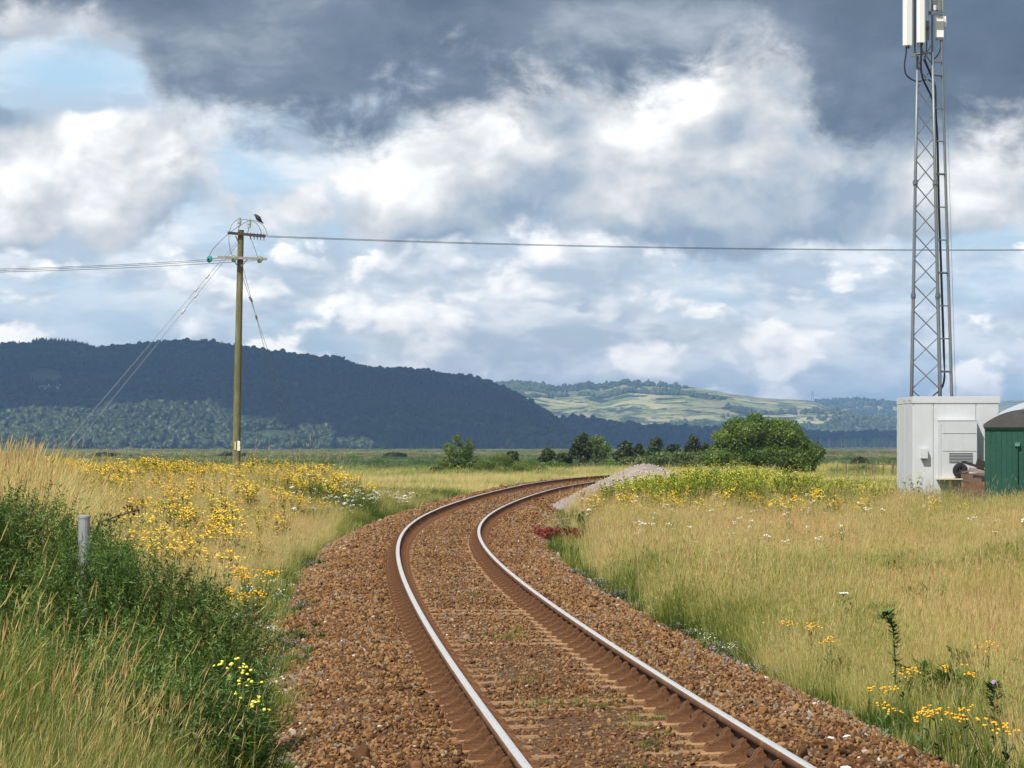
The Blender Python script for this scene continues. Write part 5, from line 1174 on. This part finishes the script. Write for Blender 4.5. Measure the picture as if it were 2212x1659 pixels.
# black coil on the shelf
c = Vector((P(2070, 0, DC).x, DC - .47, b0 + .228)); mb = MB(); N_, n2 = 26, 8; Rm, rm = .138, .088
vs_ = [(c.x + (Rm + rm * math.cos(b)) * math.cos(a), c.y + .55 * rm * math.sin(b) * (1 + .12 * math.sin(5 * a)), c.z + (Rm + rm * math.cos(b)) * math.sin(a)) for a in [6.2832 * i / N_ for i in range(N_)] for b in [6.2832 * j / n2 for j in range(n2)]]
mb._add(vs_, [(i * n2 + j, i * n2 + (j + 1) % n2, ((i + 1) % N_) * n2 + (j + 1) % n2, ((i + 1) % N_) * n2 + j) for i in range(N_) for j in range(n2)])
tag(mb.build('cable_coil', mat('black_rubber', (.020, .017, .016), .8, 0, .3, 20, .8, 60), origin=(c.x, c.y, b0)), 'round black coil with an open middle leaning on the white cabin', 'coil')
# scrap timber between the cabin and the van
M_tim = mat('scrap_timber', (.17, .115, .075), .9, 0, .3, 5, .6, 30); M_tim2 = mat('burnt_timber', (.04, .032, .028), .9, 0, .3, 5)
tm = [(2100, 1004, .62, .10, .07, .30, M_tim2, 'dark burnt plank slanting down towards the green van'), (2118, 1003, .26, .26, .24, .25, M_tim2, 'dark block lying on top of the scrap timber'), (2098, 1016, .55, .12, .06, -.22, M_tim, 'thin brown plank sloping left in the scrap timber'), (2112, 1017, .50, .22, .12, .12, mat('grey_timber', (.30, .26, .22), .9, 0, .3, 5), 'pale grey offcut in the middle of the scrap timber'),
      (2103, 1027, .70, .24, .12, -.06, M_tim, 'thick brown baulk in the scrap timber by the van'), (2117, 1033, .45, .30, .16, .14, M_tim2, 'dark timber end against the van corner'), (2104, 1037, .62, .30, .13, .05, M_tim, 'broad brown timber lower in the scrap heap'), (2110, 1049, .85, .4, .20, -.03, mat('red_timber', (.20, .10, .06), .9, 0, .3, 5), 'reddish timber second from the ground in the scrap heap'), (2108, 1066, .9, .5, .28, 0, M_tim, 'bottom timber of the scrap heap half lost in grass'), (2108, 1087, .9, .6, .32, 0, M_tim, 'lowest baulk of the scrap heap, buried in the grass')]
for u, v, L_, w, h, a, m, lb in tm:
    c = P(u, v, 101.6); mb = MB(); mb.box(c, (L_, w, h), (0, a, rng.normal(0, .08)), taper=.97); tag(mb.build('timber', m, origin=c), lb, 'timber', 'scrap timber by the cabin')

# ------------------------------------------------------------------ green van body and the pale roof behind
DV = 98.0
M_green = mat('green_boards', (.012, .072, .048), .6, 0, .16, 1.2, .3, 14, streak=((.035, .11, .075), (5, 5, .5), .5)); M_roof = mat('felt_roof', (.085, .078, .080), .95, 0, .22, 3, .6, 30); M_trim = mat('dark_green_trim', (.012, .07, .045), .6)
vx0, vz0, vz1 = P(2128, 0, DV).x, gz(14.4, DV) - .05, P(0, 921, DV).z; vw, vd = 2.55, 4.6
van = thing('goods_van', 'old green wooden van body with a dark arched felt roof', 'van body', (vx0, DV, vz0), None, R_(-8.6))
mb = MB(); mb.box((vx0 + vw / 2, DV + vd / 2, (vz0 + vz1) / 2), (vw - .05, vd - .05, vz1 - vz0)); mb.build('inner_wall', M_trim, van)
nb = 17
for i in range(nb):
    a = vx0 + vw * i / nb; mb = MB(); mb.box((a + vw / nb / 2, DV + .005 + .003 * (i % 2), (vz0 + vz1) / 2), (vw / nb - .006, .03, vz1 - vz0)); mb.build('end_board', M_green, van)
for i in range(22):
    a = DV + .03 + (vd - .05) * i / 22; mb = MB(); mb.box((vx0 + .005 + .003 * (i % 2), a + (vd - .05) / 44, (vz0 + vz1) / 2), (.03, (vd - .05) / 22 - .006, vz1 - vz0)); mb.build('side_board', M_green, van)
arc = [(-vw / 2 - .05 + (vw + .1) * t, .42 * (1 - abs(2 * t - 1) ** 2.3)) for t in np.linspace(0, 1, 17)]
poly = [(x, z + .06) for x, z in arc] + [(x, z - .0) for x, z in arc[::-1]]
mb = MB()
mb.prism([(vw / 2 + .05, .045)] + [(x, z + .06) for x, z in arc[::-1]] + [(-vw / 2 - .05, .045)] if False else [(x, z + .06) for x, z in arc][::-1] + [(-vw / 2 - .05, -.03), (vw / 2 + .05, -.03)], vd + .16, Matrix.Translation((vx0 + vw / 2, DV + vd / 2, vz1)))
rf = mb.build('roof', M_roof, van)
mb = MB(); mb.box((vx0 + vw / 2, DV - .03, vz1 - .055), (vw + .06, .05, .05)); mb.build('eave_board', M_trim, van)
x0 = P(2197, 0, DV).x
mb = MB(); mb.tube([(x0, DV - .06, P(0, 962, DV).z), (x0, DV - .06, vz0)], .022, 8); hp = mb.build('pipe', M_trim, van)
mb = MB(); mb.box((x0, DV - .06, P(0, 960, DV).z), (.13, .10, .10)); mb.build('pipe_head', mat('faded_green', (.10, .24, .18), .6), hp)
xs0 = P(2163, 0, 126).x; zt2 = P(0, 871, 126).z; zg = gz(19, 126)
shed = thing('pale_shed', 'pale grey shed roof showing between the cabin and the green van', 'shed', (xs0 + 2, 128, zg)); M_pale = mat('pale_sheet', (.36, .41, .44), .5, 0, .06, 2)
mb = MB(); mb.box((xs0 + 2.3, 128, (zg + zt2 - .55) / 2), (3.8, 3.8, zt2 - .55 - zg)); mb.build('wall', M_pale, shed)
arc = [(-2.2 + 4.4 * t, .75 * (1 - abs(2 * t - 1) ** 2.0)) for t in np.linspace(0, 1, 13)]
mb = MB(); mb.prism([(x, z) for x, z in arc][::-1], 4.2, Matrix.Translation((xs0 + 2.3, 128, zt2 - .55))); mb.build('roof', M_pale, shed)

# ------------------------------------------------------------------ loose white stones on the ballast
M_wst = mat('white_stone', (.74, .72, .67), .85, 0, .08, 6)
for u, v, d, s3, lb in ((1832, 1645, 20.6, .045, 'bright white stone on the ballast at the bottom edge'), (1828, 1588, 23.0, .030, 'small white stone on the ballast shoulder, third from the bottom'), (1762, 1658, 20.2, .035, 'pale stone at the bottom edge beside the right rail'), (1795, 1592, 22.8, .026, 'small pale stone on the ballast shoulder left of another')):
    x0 = (u - 1106) / F2212 * d; dd = float(track_d(np.array([x0]), np.array([d]))[0]); z0 = float(bed_z(0, dd)) + float(np.interp(d - 14, S, CANT)) * max(.5 - dd / 1.505, -.6)
    o = link('white_stone', stone_mesh('white_stone', M_wst, int(u)), None, (x0, d, z0 + s3 * .5)); o.scale = (s3 * 1.4, s3, s3 * .7); tag(o, lb, 'stone', 'white stones on the ballast')

# ------------------------------------------------------------------ far houses, pylon and woods
def house(u, v, d, w, h, dep, lb, hf, rz=.2, m=None):
    x0 = (u - 1106) / F2212 * d; y0 = d
    z = CAM_Z - (v - VH) / F2212 * d
    for yy in np.linspace(3500, 5000, 400):          # stand it on the slope where this sight line meets it
        if float(hf(np.array([(u - 1106) / F2212 * yy]), np.array([yy]))[0]) > CAM_Z - (v - VH) / F2212 * yy: y0 = yy; break
    x0 = (u - 1106) / F2212 * y0; z = float(hf(np.array([x0]), np.array([y0]))[0])
    t_ = thing('house', lb, 'house', (x0, y0, z), 'white houses on the wooded hill', rz); wm = mat('white_render', (.80, .79, .75), .8); rm = mat('slate_roof', (.13, .135, .15), .8)
    mb = MB(); mb.box((0, 0, h / 2 - 2), (w, dep, h + 4)); mb.build('wall', wm, t_, origin=(0, 0, 0))
    mb = MB(); mb.prism([(-w / 2 - .3, h + .01), (w / 2 + .3, h + .01), (w / 2 + .3, h + .25), (0, h + w * .0 + dep * .42), (-w / 2 - .3, h + .25)] if False else [(-dep / 2 - .4, 0), (dep / 2 + .4, 0), (0, dep * .42)], w + .6, Matrix.Translation((0, 0, h + .02)) @ Matrix.Rotation(R_(90), 4, 'Z')); ro = mb.build('roof', rm, t_, origin=(0, 0, 0))
    mb = MB(); mb.box((w * .35, 0, h + dep * .42), (1, .8, 2)); mb.build('chimney', wm, ro, origin=(0, 0, 0))
    for i in range(3):
        for k in (0, 1):
            mb = MB(); mb.box((-w * .33 + i * w * .33, -dep / 2 - .05, h * (.28 + .45 * k)), (1.2, .12, 1.5)); mb.build('window', mat('dark_pane', (.05, .06, .07), .2), t_, origin=(0, 0, 0))
house(97, 850, 4400, 13, 6, 8, 'white house front in the clearing on the wooded hill', h1f, .1)
house(120, 843, 4400, 16, 3.2, 6, 'low white wing behind the hillside house', h1f, -.2)
house(107, 851, 4380, 5, 3, 5, 'small white annexe right of the hillside house', h1f, .2)
x0 = P(1755, 0, 9600).x; z0 = float(h2f(np.array([x0]), np.array([9600.]))[0]); py = thing('pylon', 'tiny lattice pylon on the far skyline left of the mast', 'pylon', (x0, 9600, z0))
for sx in (-1, 1):
    for sy in (-1, 1): mb = MB(); mb.tube([(3.2 * sx, 3.2 * sy, 0), (.5 * sx, .5 * sy, 26)], .35, 4); mb.build('leg', M_steel, py, origin=(0, 0, 0))
for z in (16, 20, 24): mb = MB(); mb.box((0, 0, z), (9, .5, .5)); mb.build('crossarm', M_steel, py, origin=(0, 0, 0))

def crown_lump(name, m, seed):
    r = np.random.default_rng(seed); V = []; F = []
    for k in range(4):
        v, f = ico(1); o = len(V); c = np.array([r.normal(0, .38), r.normal(0, .38), .55 + r.normal(0, .22)]); s = r.uniform(.45, .75)
        v = v * (s * (1 + .25 * r.normal(size=(len(v), 1)))) * np.array([1, 1, 1.0]) + c; V.extend(v.tolist()); F.extend((f + o).tolist())
    return np_mesh(name, V, F, m, smooth=True)
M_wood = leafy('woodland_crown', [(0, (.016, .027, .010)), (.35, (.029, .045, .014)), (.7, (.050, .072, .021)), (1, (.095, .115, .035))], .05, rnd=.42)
lumps = [crown_lump('crown', M_wood, 850 + i) for i in range(5)]
conif = []
for i in range(3):
    mb = MB(); mb.lathe((0, 0, 0), [(.42, .1), (.30, .5), (.34, .52), (.20, .9), (.24, .92), (.10, 1.3), (.02, 1.6)], 7); me = bpy.data.meshes.new('conifer'); me.from_pydata(mb.v, [], mb.f); me.materials.append(M_wood); conif.append(me)
CLEAR = [(95, 815, 40, 20), (105, 852, 32, 8), (585, 942, 60, 14), (790, 818, 28, 7), (640, 930, 25, 10), (20, 968, 40, 14), (700, 955, 60, 6)]
def wood(name, hf, x0, x1, y0, y1, n, size, clear=(), keepf=None, tint0=.35, kinds=None):
    x, y = rand_in(n, x0, x1, y0, y1); z = hf(x, y); u = 1106 + F2212 * x / y; v = VH - F2212 * (z - CAM_Z) / y
    k = z > -1.3
    for cu, cv_, ru, rv_ in clear: k &= (((u - cu) / ru) ** 2 + ((v - cv_) / rv_) ** 2) > 1
    if keepf is not None: k &= keepf(x, y)
    x, y, z = x[k], y[k], z[k]; n = len(x); cf = fbm(x, y, .0035, 3, 77) > .15
    idx = np.where(cf, 5 + rng.integers(0, 3, n), rng.integers(0, 5, n)); s = size * rng.uniform(.65, 1.25, n); s[cf] *= .85
    low = sstep(55, 8, z)
    ti = tint0 + .25 * fbm(x, y, .004, 3, 78) + .10 * low + rng.normal(0, .08, n) - .12 * cf
    scatter(name, np.stack([x, y, z - size * .25], 1), np.stack([0 * x, 0 * x, rng.uniform(0, 6.28, n)], 1), np.stack([s, s, s * rng.uniform(.8, 1.3, n)], 1), idx, kinds or lumps + conif, np.clip(ti, 0, 1))
wood('hill_wood', h1f, h1x[0] * .75, h1x[1], 3455, 5080, 46000, 6.3, CLEAR)
wood('hill_wood', h4f, h4x[0], h4x[1], 5420, 6300, 9000, 9.0, (), None, .25)
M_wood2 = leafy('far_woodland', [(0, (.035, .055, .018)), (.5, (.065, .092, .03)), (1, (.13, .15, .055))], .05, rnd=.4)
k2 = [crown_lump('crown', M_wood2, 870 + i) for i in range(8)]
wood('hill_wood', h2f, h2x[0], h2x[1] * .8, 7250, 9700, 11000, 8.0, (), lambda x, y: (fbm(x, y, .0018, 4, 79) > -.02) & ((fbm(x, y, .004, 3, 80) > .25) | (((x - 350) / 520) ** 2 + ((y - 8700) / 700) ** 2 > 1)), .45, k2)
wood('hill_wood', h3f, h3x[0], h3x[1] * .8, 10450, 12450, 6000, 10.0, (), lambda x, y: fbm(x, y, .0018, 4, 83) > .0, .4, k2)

# ------------------------------------------------------------------ unseen clouds added above the frame to shade the hills
M_cloud = mat('shade_cloud_white', (.85, .86, .88), 1.0, 0, .03, .004)
def shade_cloud(x, y, rx, ry, alt, shade_z, seed, n=26):
    """a flat-based heap added out of view for its shade; x, y is where its shadow falls on ground at height shade_z"""
    r = np.random.default_rng(seed); k = (alt - shade_z) / math.tan(SUN_EL); cx, cy = x + math.sin(SUN_AZ) * k, y + math.cos(SUN_AZ) * k
    V = []; F = []
    for i in range(n):
        a = r.uniform(0, 6.28); q = math.sqrt(r.random()); v, f = ico(2); s = r.uniform(.28, .5)
        px, py = q * rx * .75 * math.cos(a), q * ry * .75 * math.sin(a); hgt = (1 - q * .7) * min(rx, ry) * .35
        v = v * np.array([rx * s, ry * s, hgt]) * (1 + .12 * r.normal(size=(len(v), 1))); v[:, 2] = np.maximum(v[:, 2], -hgt * .15)
        o = len(V); V.extend((v + np.array([px, py, 0])).tolist()); F.extend((f + o).tolist())
    o = link('shade_cloud', np_mesh('shade_cloud', V, F, M_cloud, smooth=True), None, (cx, cy, alt)); tag(o, kind='structure')
shade_cloud(-150, 4650, 800, 1150, 1300, 80, 1, 13)
shade_cloud(-1000, 4700, 700, 800, 1300, 100, 5, 9)
shade_cloud(80, 3850, 330, 480, 900, 40, 6)
shade_cloud(-520, 3950, 330, 420, 900, 40, 7, 9)
shade_cloud(330, 5900, 900, 520, 1400, 30, 2)
shade_cloud(1700, 9000, 800, 1200, 2100, 90, 4)
# ------------------------------------------------------------------ air
mb = MB(); mb.box((0, 6700, 98.5), (18400, 14400, 203)); hz_m = bpy.data.materials.new('haze_air'); hz_m.use_nodes = True; nt = hz_m.node_tree; nt.nodes.clear()
ho = nt.nodes.new('ShaderNodeOutputMaterial'); pv = nt.nodes.new('ShaderNodeVolumePrincipled'); nt.links.new(pv.outputs[0], ho.inputs['Volume'])
pv.inputs['Color'].default_value = (.33, .58, 1.0, 1); pv.inputs['Density'].default_value = 7.5e-5; pv.inputs['Anisotropy'].default_value = 0.0
tag(mb.build('haze', hz_m), kind='stuff')
